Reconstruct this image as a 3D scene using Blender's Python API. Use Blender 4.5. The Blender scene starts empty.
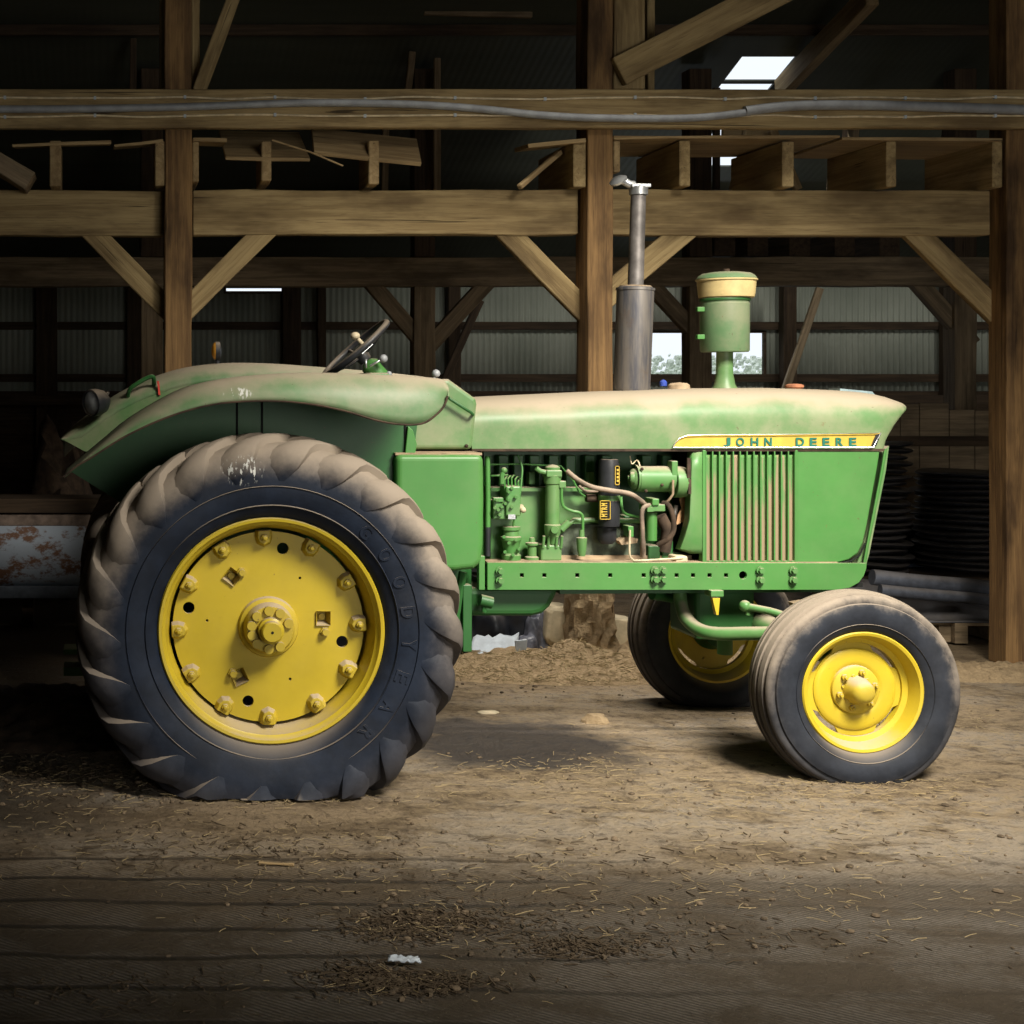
import bpy, bmesh, math, random
from mathutils import Vector, Matrix
random.seed(7)
R = math.radians
sc = bpy.context.scene
COL = sc.collection

# ------------------------------------------------------------------ camera
F, EYE, VX, VY = 1442.0, 1.79, 98.0, 385.0      # focal length in pixels, eye height, principal point (shifted lens)
cam_d = bpy.data.cameras.new('camera')
cam_d.sensor_width = 36.0
cam_d.lens = F / 1024 * 36.0
cam_d.shift_x = (512 - VX) / 1024
cam_d.shift_y = (VY - 512) / 1024
cam_d.clip_end = 300
cam = bpy.data.objects.new('camera', cam_d)
COL.objects.link(cam)
cam.location = (0, 0, EYE)
cam.rotation_euler = (math.pi / 2, 0, 0)
sc.camera = cam

# ------------------------------------------------------------------ world, lights, exposure
world = bpy.data.worlds.new('world')
sc.world = world
world.use_nodes = True
wn = world.node_tree
bgn = wn.nodes['Background']
bgn.inputs[0].default_value = (0.86, 0.93, 1.0, 1)
bgn.inputs[1].default_value = 1.1
sc.view_settings.view_transform = 'Standard'
sc.view_settings.look = 'None'
sc.view_settings.exposure = 0.0
sc.view_settings.gamma = 1.0
sc.view_settings.use_curve_mapping = False


def area(name, loc, target, sx, sy, power, color=(1, 1, 1), spread=180):
    d = bpy.data.lights.new(name, 'AREA')
    d.shape = 'RECTANGLE'
    d.size, d.size_y = sx, sy
    d.energy = power
    d.color = color
    d.spread = R(spread)
    o = bpy.data.objects.new(name, d)
    COL.objects.link(o)
    o.location = loc
    v = Vector(target) - Vector(loc)
    o.rotation_euler = v.to_track_quat('-Z', 'Y').to_euler()
    return o


area('added_key', (3.7, 3.2, 5.0), (2.9, 6.8, 0.5), 1.8, 1.5, 180, (1.0, 0.94, 0.83), 72)  # added overhead area light, no skylight is built above it
area('added_front_fill', (4.6, -3.6, 2.0), (3.0, 7.0, 1.0), 4.6, 2.8, 150, (1.0, 0.95, 0.86), 150)  # added fill light behind the camera, set inside the front wall opening
area('added_back_fill', (8.0, 14.6, 4.3), (8.2, 18.6, 2.0), 7.0, 0.5, 26, (1.0, 0.98, 0.9), 90)  # added fill under the roof to lift the back wall
area('added_floor_fill', (3.1, 8.62, 4.35), (3.1, 8.55, 0), 3.6, 0.15, 40, (1.0, 0.94, 0.84), 58)  # added strip to brighten the floor behind the tractor, no roof opening there
area('window_daylight', (7.7, 18.2, 2.1), (6.2, 10.0, 1.0), 1.3, 0.5, 10, (0.85, 0.93, 1.0), 170)


# ------------------------------------------------------------------ mesh builder
def P(px, py, D):
    return Vector(((px - VX) * D / F, D, EYE - (py - VY) * D / F))


def X(px, D): return (px - VX) * D / F
def Z(py, D): return EYE - (py - VY) * D / F


class MB:
    def __init__(self):
        self.v = []
        self.f = []
        self.sm = []

    def add(self, vs, fs, smooth=False):
        b = len(self.v)
        self.v += [Vector(a) for a in vs]
        self.f += [tuple(b + i for i in f) for f in fs]
        self.sm += [smooth] * len(fs)
        return self

    def box(self, x0, x1, y0, y1, z0, z1):
        vs = [(x, y, z) for x in (x0, x1) for y in (y0, y1) for z in (z0, z1)]
        return self.add(vs, [(0, 1, 3, 2), (4, 6, 7, 5), (0, 4, 5, 1), (2, 3, 7, 6), (0, 2, 6, 4), (1, 5, 7, 3)])

    def obox(self, c, ux, uy, uz):
        c = Vector(c)
        vs = [c + a * Vector(ux) + b * Vector(uy) + d * Vector(uz) for a in (-.5, .5) for b in (-.5, .5) for d in (-.5, .5)]
        return self.add(vs, [(0, 1, 3, 2), (4, 6, 7, 5), (0, 4, 5, 1), (2, 3, 7, 6), (0, 2, 6, 4), (1, 5, 7, 3)])

    def frame(self, d):
        d = Vector(d).normalized()
        u = d.cross(Vector((0, 0, 1)))
        if u.length < 1e-4:
            u = Vector((1, 0, 0))
        u.normalize()
        return u, d.cross(u).normalized()

    def cyl(self, a, b, r0, r1=None, n=20, cap=True):
        a, b = Vector(a), Vector(b)
        r1 = r0 if r1 is None else r1
        u, w = self.frame(b - a)
        vs = []
        for c, r in ((a, r0), (b, r1)):
            for i in range(n):
                t = 2 * math.pi * i / n
                vs.append(c + r * (math.cos(t) * u + math.sin(t) * w))
        self.add(vs, [(i, (i + 1) % n, n + (i + 1) % n, n + i) for i in range(n)], True)
        if cap:
            self.add(vs[:n], [tuple(range(n))[::-1]])
            self.add(vs[n:], [tuple(range(n))])
        return self

    def lathe(self, c, axis, prof, n=48, closed=False, fn=None):
        """prof: (offset along axis, radius)"""
        c = Vector(c)
        d = Vector(axis).normalized()
        u, w = self.frame(d)
        vs = []
        m = len(prof)
        for i in range(n):
            t = 2 * math.pi * i / n
            rd = math.cos(t) * u + math.sin(t) * w
            for (o, r) in prof:
                p = c + d * o + rd * r
                vs.append(fn(p) if fn else p)
        fs = []
        for i in range(n):
            j = (i + 1) % n
            for k in range(m if closed else m - 1):
                l = (k + 1) % m
                fs.append((i * m + k, j * m + k, j * m + l, i * m + l))
        return self.add(vs, fs, True)

    def tube(self, pts, r, n=10, cap=True):
        pts = [Vector(p) for p in pts]
        rings = []
        pu = None
        for i, p in enumerate(pts):
            d = (pts[min(i + 1, len(pts) - 1)] - pts[max(i - 1, 0)]).normalized()
            if pu is None:
                u, w = self.frame(d)
            else:
                u = (pu - d * pu.dot(d)).normalized()
                w = d.cross(u)
            pu = u
            rr = r[i] if isinstance(r, (list, tuple)) else r
            rings.append([p + rr * (math.cos(2 * math.pi * k / n) * u + math.sin(2 * math.pi * k / n) * w) for k in range(n)])
        vs = [v for g in rings for v in g]
        fs = [(i * n + k, i * n + (k + 1) % n, (i + 1) * n + (k + 1) % n, (i + 1) * n + k) for i in range(len(pts) - 1) for k in range(n)]
        self.add(vs, fs, True)
        if cap:
            self.add(rings[0], [tuple(range(n))])
            self.add(rings[-1], [tuple(range(n))])
        return self

    def ball(self, c, rx, ry=None, rz=None, n=16, m=10, warp=None):
        ry = rx if ry is None else ry
        rz = rx if rz is None else rz
        c = Vector(c)
        vs = []
        for j in range(m + 1):
            p = math.pi * j / m
            for i in range(n):
                t = 2 * math.pi * i / n
                v = Vector((rx * math.sin(p) * math.cos(t), ry * math.sin(p) * math.sin(t), rz * math.cos(p)))
                vs.append(c + (warp(v) if warp else v))
        fs = [(j * n + i, j * n + (i + 1) % n, (j + 1) * n + (i + 1) % n, (j + 1) * n + i) for j in range(m) for i in range(n)]
        return self.add(vs, fs, True)

    def prism(self, poly, y0, y1, smooth=False):
        """poly: list of (x, z) extruded along y"""
        n = len(poly)
        a = [(x, y0, z) for x, z in poly]
        b = [(x, y1, z) for x, z in poly]
        self.add(a + b, [(i, (i + 1) % n, n + (i + 1) % n, n + i) for i in range(n)], smooth)
        self.add(a, [tuple(range(n))])
        self.add(b, [tuple(range(n))])
        return self

    def grid(self, rows, smooth=True):
        n = len(rows[0])
        vs = [v for r in rows for v in r]
        fs = [(i * n + k, i * n + k + 1, (i + 1) * n + k + 1, (i + 1) * n + k) for i in range(len(rows) - 1) for k in range(n - 1)]
        return self.add(vs, fs, smooth)

    def build(self, name, mat, parent=None, origin=None, bevel=0, thick=0, matrix=None, seg=2, off=0):
        if parent is not None and origin is None:
            origin = parent['_o'] if '_o' in parent else parent.location
        if origin is None:
            xs = [v.x for v in self.v]; ys = [v.y for v in self.v]; zs = [v.z for v in self.v]
            origin = ((min(xs) + max(xs)) / 2, (min(ys) + max(ys)) / 2, min(zs))
        origin = Vector(origin)
        me = bpy.data.meshes.new(name)
        me.from_pydata([v - origin for v in self.v] if matrix is None else self.v, [], self.f)
        me.polygons.foreach_set('use_smooth', self.sm)
        bm = bmesh.new()
        bm.from_mesh(me)
        bmesh.ops.remove_doubles(bm, verts=bm.verts, dist=1e-5)
        bmesh.ops.recalc_face_normals(bm, faces=bm.faces)
        for e in bm.edges:
            if len(e.link_faces) == 2 and e.calc_face_angle(0) > R(38):
                e.smooth = False
        bm.to_mesh(me)
        bm.free()
        me.materials.append(mat)
        o = bpy.data.objects.new(name, me)
        COL.objects.link(o)
        if matrix is not None:
            o.matrix_world = matrix
        elif parent is not None:
            po = Vector(parent['_o'])
            o.parent = parent
            o.location = origin - po
        else:
            o.location = origin
        o['_o'] = tuple(origin)
        if thick:
            s = o.modifiers.new('solid', 'SOLIDIFY')
            s.thickness = thick
            s.offset = off
        if bevel:
            b = o.modifiers.new('bevel', 'BEVEL')
            b.width = bevel
            b.segments = seg
            b.limit_method = 'ANGLE'
            b.angle_limit = R(40)
        return o


def tag(o, label, cat, group=None, kind=None):
    if label: o['label'] = label
    if cat: o['category'] = cat
    if group: o['group'] = group
    if kind: o['kind'] = kind
    return o


def struct(o):
    o['kind'] = 'structure'
    return o


def empty(name, loc):
    o = bpy.data.objects.new(name, None)
    COL.objects.link(o)
    o.location = loc
    o.empty_display_size = .2
    o['_o'] = tuple(loc)
    return o


def curve_mesh(make):
    """mesh data from a temporary curve object"""
    cu = make()
    ob = bpy.data.objects.new('tmp', cu)
    COL.objects.link(ob)
    dg = bpy.context.evaluated_depsgraph_get()
    dg.update()
    me = bpy.data.meshes.new_from_object(ob.evaluated_get(dg))
    vs = [v.co.copy() for v in me.vertices]
    fs = [tuple(p.vertices) for p in me.polygons]
    bpy.data.objects.remove(ob)
    bpy.data.curves.remove(cu)
    bpy.data.meshes.remove(me)
    return vs, fs


def plate(mb, loops, y0, thick):
    """flat plate in the xz plane with holes; loops[0] is the outline"""
    def mk():
        cu = bpy.data.curves.new('tmp', 'CURVE')
        cu.dimensions = '2D'
        cu.fill_mode = 'BOTH'
        cu.extrude = thick / 2
        for lp in loops:
            s = cu.splines.new('POLY')
            s.points.add(len(lp) - 1)
            for i, (x, z) in enumerate(lp):
                s.points[i].co = (x, z, 0, 1)
            s.use_cyclic_u = True
        return cu
    vs, fs = curve_mesh(mk)
    mb.add([(v.x, y0 + thick / 2 + v.z, v.y) for v in vs], fs)
    return mb


def glyph(ch, depth, bold=.0):
    def mk():
        cu = bpy.data.curves.new('tmp', 'FONT')
        cu.body = ch
        cu.size = 1
        cu.extrude = depth
        cu.offset = bold
        return cu
    vs, fs = curve_mesh(mk)
    xs = [v.x for v in vs]; ys = [v.y for v in vs]
    return vs, fs, min(xs), max(xs), min(ys), max(ys)


def letter(mb, ch, x0, x1, z0, z1, y, depth=.002, bold=.02):
    vs, fs, a, b, c, d = glyph(ch, .5, bold)
    mb.add([(x0 + (v.x - a) / (b - a) * (x1 - x0), y + v.z * 2 * depth, z0 + (v.y - c) / (d - c) * (z1 - z0)) for v in vs], fs)


def circ(cx, cz, r, n=24, a0=0):
    return [(cx + r * math.cos(a0 + 2 * math.pi * i / n), cz + r * math.sin(a0 + 2 * math.pi * i / n)) for i in range(n)]


def interp(tab, x):
    if x <= tab[0][0]: return tab[0][1]
    for (a, b), (c, d) in zip(tab, tab[1:]):
        if x <= c:
            t = (x - a) / (c - a)
            return b + (d - b) * t
    return tab[-1][1]


def smooth_curve(pts, n):
    """catmull-rom through pts"""
    out = []
    m = len(pts)
    for i in range(n):
        t = i / (n - 1) * (m - 1)
        k = min(int(t), m - 2)
        u = t - k
        p = [Vector(pts[max(0, min(m - 1, k + j))]) for j in (-1, 0, 1, 2)]
        out.append(.5 * ((2 * p[1]) + (p[2] - p[0]) * u + (2 * p[0] - 5 * p[1] + 4 * p[2] - p[3]) * u * u + (3 * p[1] - p[0] - 3 * p[2] + p[3]) * u ** 3))
    return out


# ------------------------------------------------------------------ material helpers
class NT:
    def __init__(self, name, rough=.6, metal=0, coord='Object'):
        m = bpy.data.materials.new(name)
        m.use_nodes = True
        self.m = m
        self.t = m.node_tree
        self.b = self.t.nodes['Principled BSDF']
        self.b.inputs['Roughness'].default_value = rough
        self.b.inputs['Metallic'].default_value = metal
        self.b.inputs['Specular IOR Level'].default_value = .35
        tc = self.t.nodes.new('ShaderNodeTexCoord')
        self.obj = tc.outputs['Object']
        self.geo = self.t.nodes.new('ShaderNodeNewGeometry')
        oi = self.t.nodes.new('ShaderNodeObjectInfo')
        self.rnd = oi.outputs['Random']

    def L(self, a, b): self.t.links.new(a, b)

    def setv(self, s, v):
        if hasattr(v, 'is_output'): self.L(v, s)
        else: s.default_value = v

    def mapping(self, scale=(1, 1, 1), src=None, rnd=False, rot=(0, 0, 0)):
        n = self.t.nodes.new('ShaderNodeMapping')
        self.L(src or self.obj, n.inputs[0])
        n.inputs['Scale'].default_value = scale
        n.inputs['Rotation'].default_value = rot
        if rnd:
            c = self.t.nodes.new('ShaderNodeCombineXYZ')
            self.L(self.math('MULTIPLY', self.rnd, 37.0), c.inputs[0])
            self.L(self.math('MULTIPLY', self.rnd, 91.0), c.inputs[2])
            self.L(c.outputs[0], n.inputs['Location'])
        return n.outputs[0]

    def noise(self, scale, detail=4, rough=.55, vec=None, dist=0):
        n = self.t.nodes.new('ShaderNodeTexNoise')
        n.inputs['Scale'].default_value = scale
        n.inputs['Detail'].default_value = detail
        n.inputs['Roughness'].default_value = rough
        n.inputs['Distortion'].default_value = dist
        self.L(vec or self.obj, n.inputs['Vector'])
        return n.outputs['Fac']

    def math(self, op, a, b=0.0, clamp=False):
        n = self.t.nodes.new('ShaderNodeMath')
        n.operation = op
        n.use_clamp = clamp
        self.setv(n.inputs[0], a)
        self.setv(n.inputs[1], b)
        return n.outputs[0]

    def ramp(self, f, a, b, c0=0.0, c1=1.0):
        n = self.t.nodes.new('ShaderNodeMapRange')
        n.interpolation_type = 'SMOOTHSTEP'
        self.setv(n.inputs[0], f)
        n.inputs[1].default_value = a
        n.inputs[2].default_value = b
        n.inputs[3].default_value = c0
        n.inputs[4].default_value = c1
        return n.outputs[0]

    def mix(self, f, a, b):
        n = self.t.nodes.new('ShaderNodeMix')
        n.data_type = 'RGBA'
        self.setv(n.inputs[0], f)
        for s, v in ((n.inputs[6], a), (n.inputs[7], b)):
            if hasattr(v, 'is_output'): self.L(v, s)
            else: s.default_value = (*v, 1) if len(v) == 3 else v
        return n.outputs[2]

    def sep(self, v):
        n = self.t.nodes.new('ShaderNodeSeparateXYZ')
        self.L(v, n.inputs[0])
        return n.outputs

    def up(self):
        return self.sep(self.geo.outputs['Normal'])[2]

    def bump(self, h, strength=.3, dist=.01, prev=None):
        n = self.t.nodes.new('ShaderNodeBump')
        n.inputs['Strength'].default_value = strength
        n.inputs['Distance'].default_value = dist
        self.L(h, n.inputs['Height'])
        if prev: self.L(prev, n.inputs['Normal'])
        return n.outputs[0]

    def out(self, col=None, normal=None, rough=None):
        if col is not None:
            if hasattr(col, 'is_output'): self.L(col, self.b.inputs['Base Color'])
            else: self.b.inputs['Base Color'].default_value = (*col, 1)
        if normal is not None: self.L(normal, self.b.inputs['Normal'])
        if rough is not None: self.L(rough, self.b.inputs['Roughness'])
        return self.m


DUST = (.36, .29, .215)


def droppings(t, s, cx, cz, rx, rz):
    a = t.math('DIVIDE', t.math('SUBTRACT', s[0], cx), rx)
    b = t.math('DIVIDE', t.math('SUBTRACT', s[2], cz), rz)
    d = t.math('ADD', t.math('MULTIPLY', a, a), t.math('MULTIPLY', b, b))
    n = t.noise(1, 3, .6, t.mapping((75, 3, 28)))
    return t.math('MULTIPLY', t.ramp(d, 1.1, .3), t.ramp(n, .55, .6, 0, .9))


def m_wood(name, c1, c2, dark=(.05, .028, .012), blot=1.0):
    t = NT(name, .85)
    g = t.noise(1.0, 6, .65, t.mapping((1.2, 26, 26), rnd=True), .6)
    fine = t.noise(1.0, 5, .6, t.mapping((5, 120, 120), rnd=True))
    big = t.noise(1.6, 4, .6, t.mapping((.9, 3, 3), rnd=True))
    col = t.mix(t.ramp(g, .36, .66), c1, c2)
    col = t.mix(t.ramp(big, .42, .72, 0, .75 * blot), col, dark)
    col = t.mix(t.ramp(fine, .58, .7, 0, .45), col, dark)
    crack = t.noise(1.0, 3, .5, t.mapping((.8, 40, 40), rnd=True), 1.0)
    ck = t.ramp(crack, .68, .73)
    col = t.mix(t.math('MULTIPLY', ck, .8), col, (.015, .009, .005))
    h = t.math('SUBTRACT', t.math('ADD', g, t.math('MULTIPLY', fine, .5)), ck)
    return t.out(col, t.bump(h, .55, .012))


def m_paint(name, base, dustlo=.25, dusthi=.85, rust=.1, spec=.4, rough=.42, streak=True, amt=.9, film=.16, splat=None):
    t = NT(name, rough)
    n1 = t.noise(5.5, 6, .62)
    n2 = t.noise(38, 5, .6)
    base2 = tuple(c * .72 for c in base)
    col = t.mix(t.ramp(t.noise(2.2, 5, .6), .35, .7, 0, .6), base, base2)
    # thin film of dust everywhere, thick where the surface faces up
    col = t.mix(t.ramp(n1, .3, .75, film * .4, film * 1.7), col, DUST)
    u = t.math('ADD', t.up(), t.math('MULTIPLY', t.math('SUBTRACT', n1, .5), .5))
    d = t.math('MULTIPLY', t.ramp(u, dustlo, dusthi), amt)
    col = t.mix(d, col, DUST)
    rs = t.ramp(t.noise(13, 7, .7, None, .4), .66, .72, 0, rust * 4)
    col = t.mix(t.math('MINIMUM', rs, .85), col, (.16, .07, .03))
    spots = t.ramp(t.noise(55, 2, .5), .735, .76, 0, .55)
    col = t.mix(spots, col, (.1, .06, .035))
    if splat: col = t.mix(droppings(t, t.sep(t.obj), *splat), col, (.62, .62, .58))
    rg = t.math('ADD', t.math('MULTIPLY', d, .45), rough)
    return t.out(col, t.bump(n2, .12, .003), rg)


def m_plain(name, col, rough=.6, metal=0, var=.25, scale=12, bump=.15, dust=0.0):
    t = NT(name, rough, metal)
    n = t.noise(scale, 5, .6)
    c = t.mix(t.ramp(n, .3, .7), tuple(x * (1 - var) for x in col), tuple(min(1, x * (1 + var)) for x in col))
    if dust:
        u = t.math('ADD', t.up(), t.math('MULTIPLY', t.math('SUBTRACT', n, .5), .6))
        c = t.mix(t.ramp(u, .1, .9, 0, dust), c, DUST)
    return t.out(c, t.bump(t.noise(scale * 4, 4, .6), bump, .004))


GREEN = (.055, .19, .048)
M = {}
M['wood'] = m_wood('timber_front', (.43, .315, .15), (.28, .195, .088), (.1, .062, .028), 1.0)
M['post'] = m_wood('timber_post', (.3, .175, .07), (.16, .09, .038), (.045, .024, .011), 1.2)
M['wood_old'] = m_wood('timber_old', (.33, .245, .15), (.19, .14, .085), (.07, .05, .03), 1.0)
M['wood_dark'] = m_wood('timber_dark', (.085, .055, .032), (.045, .029, .017), (.015, .01, .007), .8)
M['board'] = m_wood('timber_board', (.42, .3, .15), (.28, .19, .09), (.12, .075, .035), .6)
M['green'] = m_paint('green_paint', GREEN, film=.3)
M['green_clean'] = m_paint('green_paint_clean', (.055, .205, .042), .75, 1.15, .1, film=.05)
M['green_dark'] = m_paint('green_paint_deep', (.018, .1, .022), .6, 1.2, .15, film=.02)  # darker green with barely any dust film
M['green_engine'] = m_paint('green_engine', (.05, .2, .042), .45, 1.05, .15, film=.14)
M['green_fender'] = m_paint('green_fender', (.055, .19, .06), .42, 1.12, .14, film=.32, splat=(-.14, 1.752, .07, .03))
M['green_faded'] = m_paint('green_faded', (.07, .19, .075), .6, 1.3, .2, film=.3)
M['yellow'] = m_paint('yellow_paint', (.52, .385, .018), .55, 1.1, .05, rough=.4, film=.035)
M['yellow_hub'] = m_paint('yellow_hub', (.5, .37, .02), .3, .9, .12, rough=.45, film=.08)
M['yellow_flat'] = m_plain('yellow_decal', (.5, .34, .05), .5, var=.1)
M['black'] = m_plain('black_metal', (.02, .021, .024), .45, dust=.5)
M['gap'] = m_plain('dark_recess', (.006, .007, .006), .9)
M['chrome'] = m_plain('chrome_trim', (.55, .56, .56), .3, .8)
t = NT('muffler_steel', .5, .5)
n = t.noise(1, 5, .6, t.mapping((26, 26, 3)))
n2 = t.noise(7, 5, .6)
c = t.mix(t.ramp(n, .35, .65), (.1, .1, .115), (.21, .19, .17))
c = t.mix(t.ramp(n2, .55, .75, 0, .8), c, (.16, .11, .075))
M['steel'] = t.out(c, t.bump(n2, .15, .004))
M['pipe'] = m_plain('pipe_steel', (.17, .155, .145), .5, .5, var=.4, scale=9, dust=.5)
M['letter'] = m_plain('letter_green', (.012, .13, .09), .5, var=.1)
M['rubber_plain'] = m_plain('hose_rubber', (.2, .15, .11), .75, var=.4, dust=.5)
M['dustbrown'] = m_plain('dust_brown', (.3, .22, .14), .9, var=.3)
M['glass'] = m_plain('lamp_glass', (.6, .62, .62), .2, 0)
M['cream'] = m_plain('cream_plastic', (.5, .42, .28), .6, var=.2)
M['tan'] = m_plain('tan_plastic', (.5, .39, .18), .5, var=.15, dust=.3)
M['amber'] = m_plain('amber_lens', (.75, .35, .05), .2)
M['white'] = m_plain('white_paper', (.48, .53, .58), .8, var=.1)
M['plastic_black'] = m_plain('black_plastic', (.018, .02, .026), .32, var=.4, dust=.12)
M['bag'] = m_plain('grey_film', (.15, .155, .19), .2, var=.6, scale=6)
M['tarp'] = m_plain('blue_grey_tarp', (.075, .085, .11), .6, var=.5, scale=5, dust=.25)
M['orange'] = m_plain('red_tape', (.6, .06, .04), .5)
M['conduit'] = m_plain('conduit_grey', (.3, .31, .32), .5, .1, var=.15)
M['wire'] = m_plain('wire_cream', (.7, .58, .38), .7)
M['brown_dark'] = m_plain('rusty_dark', (.05, .032, .02), .9, var=.5)


def m_tire(name, rmin, rmax, up_amt=.8, base=(.013, .016, .024), splat=None):
    t = NT(name, .62)
    t.b.inputs['Specular IOR Level'].default_value = .2
    s = t.sep(t.obj)
    rr = t.math('SQRT', t.math('ADD', t.math('MULTIPLY', s[0], s[0]), t.math('MULTIPLY', s[2], s[2])))
    n = t.noise(7, 6, .65)
    nf = t.noise(60, 4, .6)
    col = t.mix(t.ramp(n, .3, .7), base, tuple(c * 1.9 for c in base))
    film = t.ramp(t.noise(2.6, 4, .6), .4, .85, .0, .14)
    col = t.mix(t.math('MULTIPLY', film, t.ramp(nf, .3, .6, .5, 1)), col, (.13, .125, .125))
    w = t.math('ADD', rr, t.math('MULTIPLY', t.math('SUBTRACT', n, .5), .14))
    u = t.ramp(t.math('ADD', t.math('DIVIDE', s[2], rmax), t.math('MULTIPLY', t.math('SUBTRACT', n, .5), .6)), -.35, .6, .12, 1)
    d = t.math('MULTIPLY', t.ramp(w, rmin, rmax), t.math('MULTIPLY', u, up_amt))
    nu = t.ramp(t.up(), .35, .9, 0, .75)
    d = t.math('MAXIMUM', d, t.math('MULTIPLY', nu, .9))
    col = t.mix(d, col, (.27, .222, .172))
    if splat:
        cx, cz, rx, rz = splat
        col = t.mix(droppings(t, s, cx, cz, rx, rz), col, (.6, .6, .56))
    return t.out(col, t.bump(nf, .2, .003), t.math('ADD', t.math('MULTIPLY', d, .3), .55))


M['tire_rear'] = m_tire('tire_rear', .66, .8, .95, (.007, .0105, .019), (-.13, .70, .1, .07))
M['tire_front'] = m_tire('tire_front', .375, .45, .95, (.013, .015, .02))
M['tire_mud'] = M['tire_front']

# corrugated metal
t = NT('corrugated_metal', .6, .1)
M['metal_wall'] = t.out(t.mix(t.ramp(t.noise(1.4, 5, .6, t.mapping((1, 1, .4))), .3, .7), (.3, .325, .27), (.42, .44, .37)), t.bump(t.noise(30, 3), .05, .004))
t = NT('roof_metal', .6, .1)
wv = t.t.nodes.new('ShaderNodeTexWave'); wv.inputs['Scale'].default_value = 4.2
t.L(t.obj, wv.inputs[0])
M['roof'] = t.out(t.mix(t.noise(1.3, 4, .5, t.mapping((.3, 2.5, 1))), (.03, .033, .024), (.085, .09, .065)), t.bump(wv.outputs['Fac'], .15, .01))
t = NT('rusty_silver', .5, .3)
c = t.mix(t.ramp(t.noise(3.2, 7, .72, t.mapping((1, 1, 1.5))), .5, .58), (.36, .41, .48), (.17, .09, .055))
M['silver'] = t.out(c, t.bump(t.noise(20, 5), .2, .006))
t = NT('louver_paint', .5)
lz = t.math('ADD', t.noise(2.0, 5, .6, t.mapping((14, 1, 1.6))), t.math('MULTIPLY', t.math('SUBTRACT', 1.28, t.sep(t.obj)[2]), .55))
c = t.mix(t.ramp(lz, .38, .56), (.08, .2, .055), (.25, .185, .11))
M['louver'] = t.out(c, t.bump(t.noise(60, 4), .2, .003))
t = NT('bark_crust', .95)
c = t.mix(t.noise(30, 6, .7), (.2, .135, .07), (.62, .46, .27))
M['crust'] = t.out(c, t.bump(t.noise(45, 6, .75), 1.0, .03))
t = NT('straw', .8)
M['straw'] = t.out(t.mix(t.rnd, (.3, .215, .11), (.36, .28, .15)))
t = NT('straw_dark', .9)
M['straw_dark'] = t.out((.075, .052, .03))

# floor
t = NT('barn_floor', .85)
s = t.sep(t.obj)
big = t.noise(1.0, 6, .62, t.mapping((.5, 1.3, 1)))
med = t.noise(2.4, 7, .68, t.mapping((.9, 1.4, 1)), .3)
fine = t.noise(34, 7, .75)
grit = t.noise(120, 3, .65)
clump = t.noise(11, 8, .78, t.mapping((1, 1.15, 1)), .3)
col = t.mix(t.ramp(big, .4, .6), (.34, .285, .22), (.27, .2, .125))
col = t.mix(t.ramp(med, .47, .6, 0, .85), col, (.115, .078, .042))
col = t.mix(t.ramp(clump, .52, .66, 0, .7), col, (.07, .047, .026))
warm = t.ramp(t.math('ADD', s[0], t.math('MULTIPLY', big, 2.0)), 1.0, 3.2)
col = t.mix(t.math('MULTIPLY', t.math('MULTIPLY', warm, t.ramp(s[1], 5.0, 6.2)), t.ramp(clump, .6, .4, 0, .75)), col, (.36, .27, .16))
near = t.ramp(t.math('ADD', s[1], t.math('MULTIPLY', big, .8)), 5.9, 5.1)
near_col = t.mix(t.ramp(med, .4, .58), (.2, .172, .142), (.09, .068, .046))  # darker, mottled tone mixed in towards the camera
col = t.mix(t.math('MULTIPLY', near, .85), col, near_col)
# oil stain
ex = t.math('DIVIDE', t.math('SUBTRACT', s[0], 2.05), .62)
ey = t.math('DIVIDE', t.math('SUBTRACT', s[1], 7.2), .62)
el = t.math('ADD', t.math('SQRT', t.math('ADD', t.math('MULTIPLY', ex, ex), t.math('MULTIPLY', ey, ey))), t.math('MULTIPLY', t.math('SUBTRACT', med, .5), 1.9))
col = t.mix(t.ramp(el, 1.15, .6, 0, .9), col, (.03, .026, .026))
# damp earth on the left
lf = t.ramp(t.math('ADD', s[0], t.math('MULTIPLY', med, 1.6)), 1.3, .3)
lf = t.math('MULTIPLY', lf, t.ramp(t.math('ADD', s[1], t.math('MULTIPLY', clump, .8)), 5.9, 6.4))
col = t.mix(t.math('MULTIPLY', lf, .9), col, (.035, .025, .014))
col = t.mix(t.ramp(s[1], 8.0, 9.2, 0, .35), col, (.24, .165, .09))
# dark wheel-packed band
yb = t.math('ADD', s[1], t.math('MULTIPLY', t.noise(.9, 5), .7))
band = t.math('MULTIPLY', t.ramp(yb, 5.15, 5.35), t.ramp(yb, 5.75, 5.5))
col = t.mix(t.math('MULTIPLY', band, .6), col, (.1, .072, .044))
# scored grooves in the concrete apron
gy = t.math('ADD', s[1], t.math('MULTIPLY', s[0], .02))
gy = t.math('ADD', gy, t.math('MULTIPLY', t.noise(1.7, 4), .12))
fr = t.math('ABSOLUTE', t.math('SUBTRACT', t.math('FRACT', t.math('DIVIDE', gy, .235)), .5))
gmask = t.math('MULTIPLY', t.ramp(s[1], 5.75, 5.35), t.ramp(t.math('ADD', s[0], t.math('MULTIPLY', med, 1.5)), 3.0, 1.4, .25, 1))
gr = t.math('MULTIPLY', t.ramp(fr, .11, .02), gmask)
gr = t.math('MULTIPLY', gr, t.ramp(clump, .3, .5, .35, 1))
col = t.mix(t.math('MULTIPLY', gr, .85), col, (.03, .022, .015))
wv = t.t.nodes.new('ShaderNodeTexWave')
wv.inputs['Scale'].default_value = 17
wv.inputs['Distortion'].default_value = 2.5
wv.inputs['Detail'].default_value = 3
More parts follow.
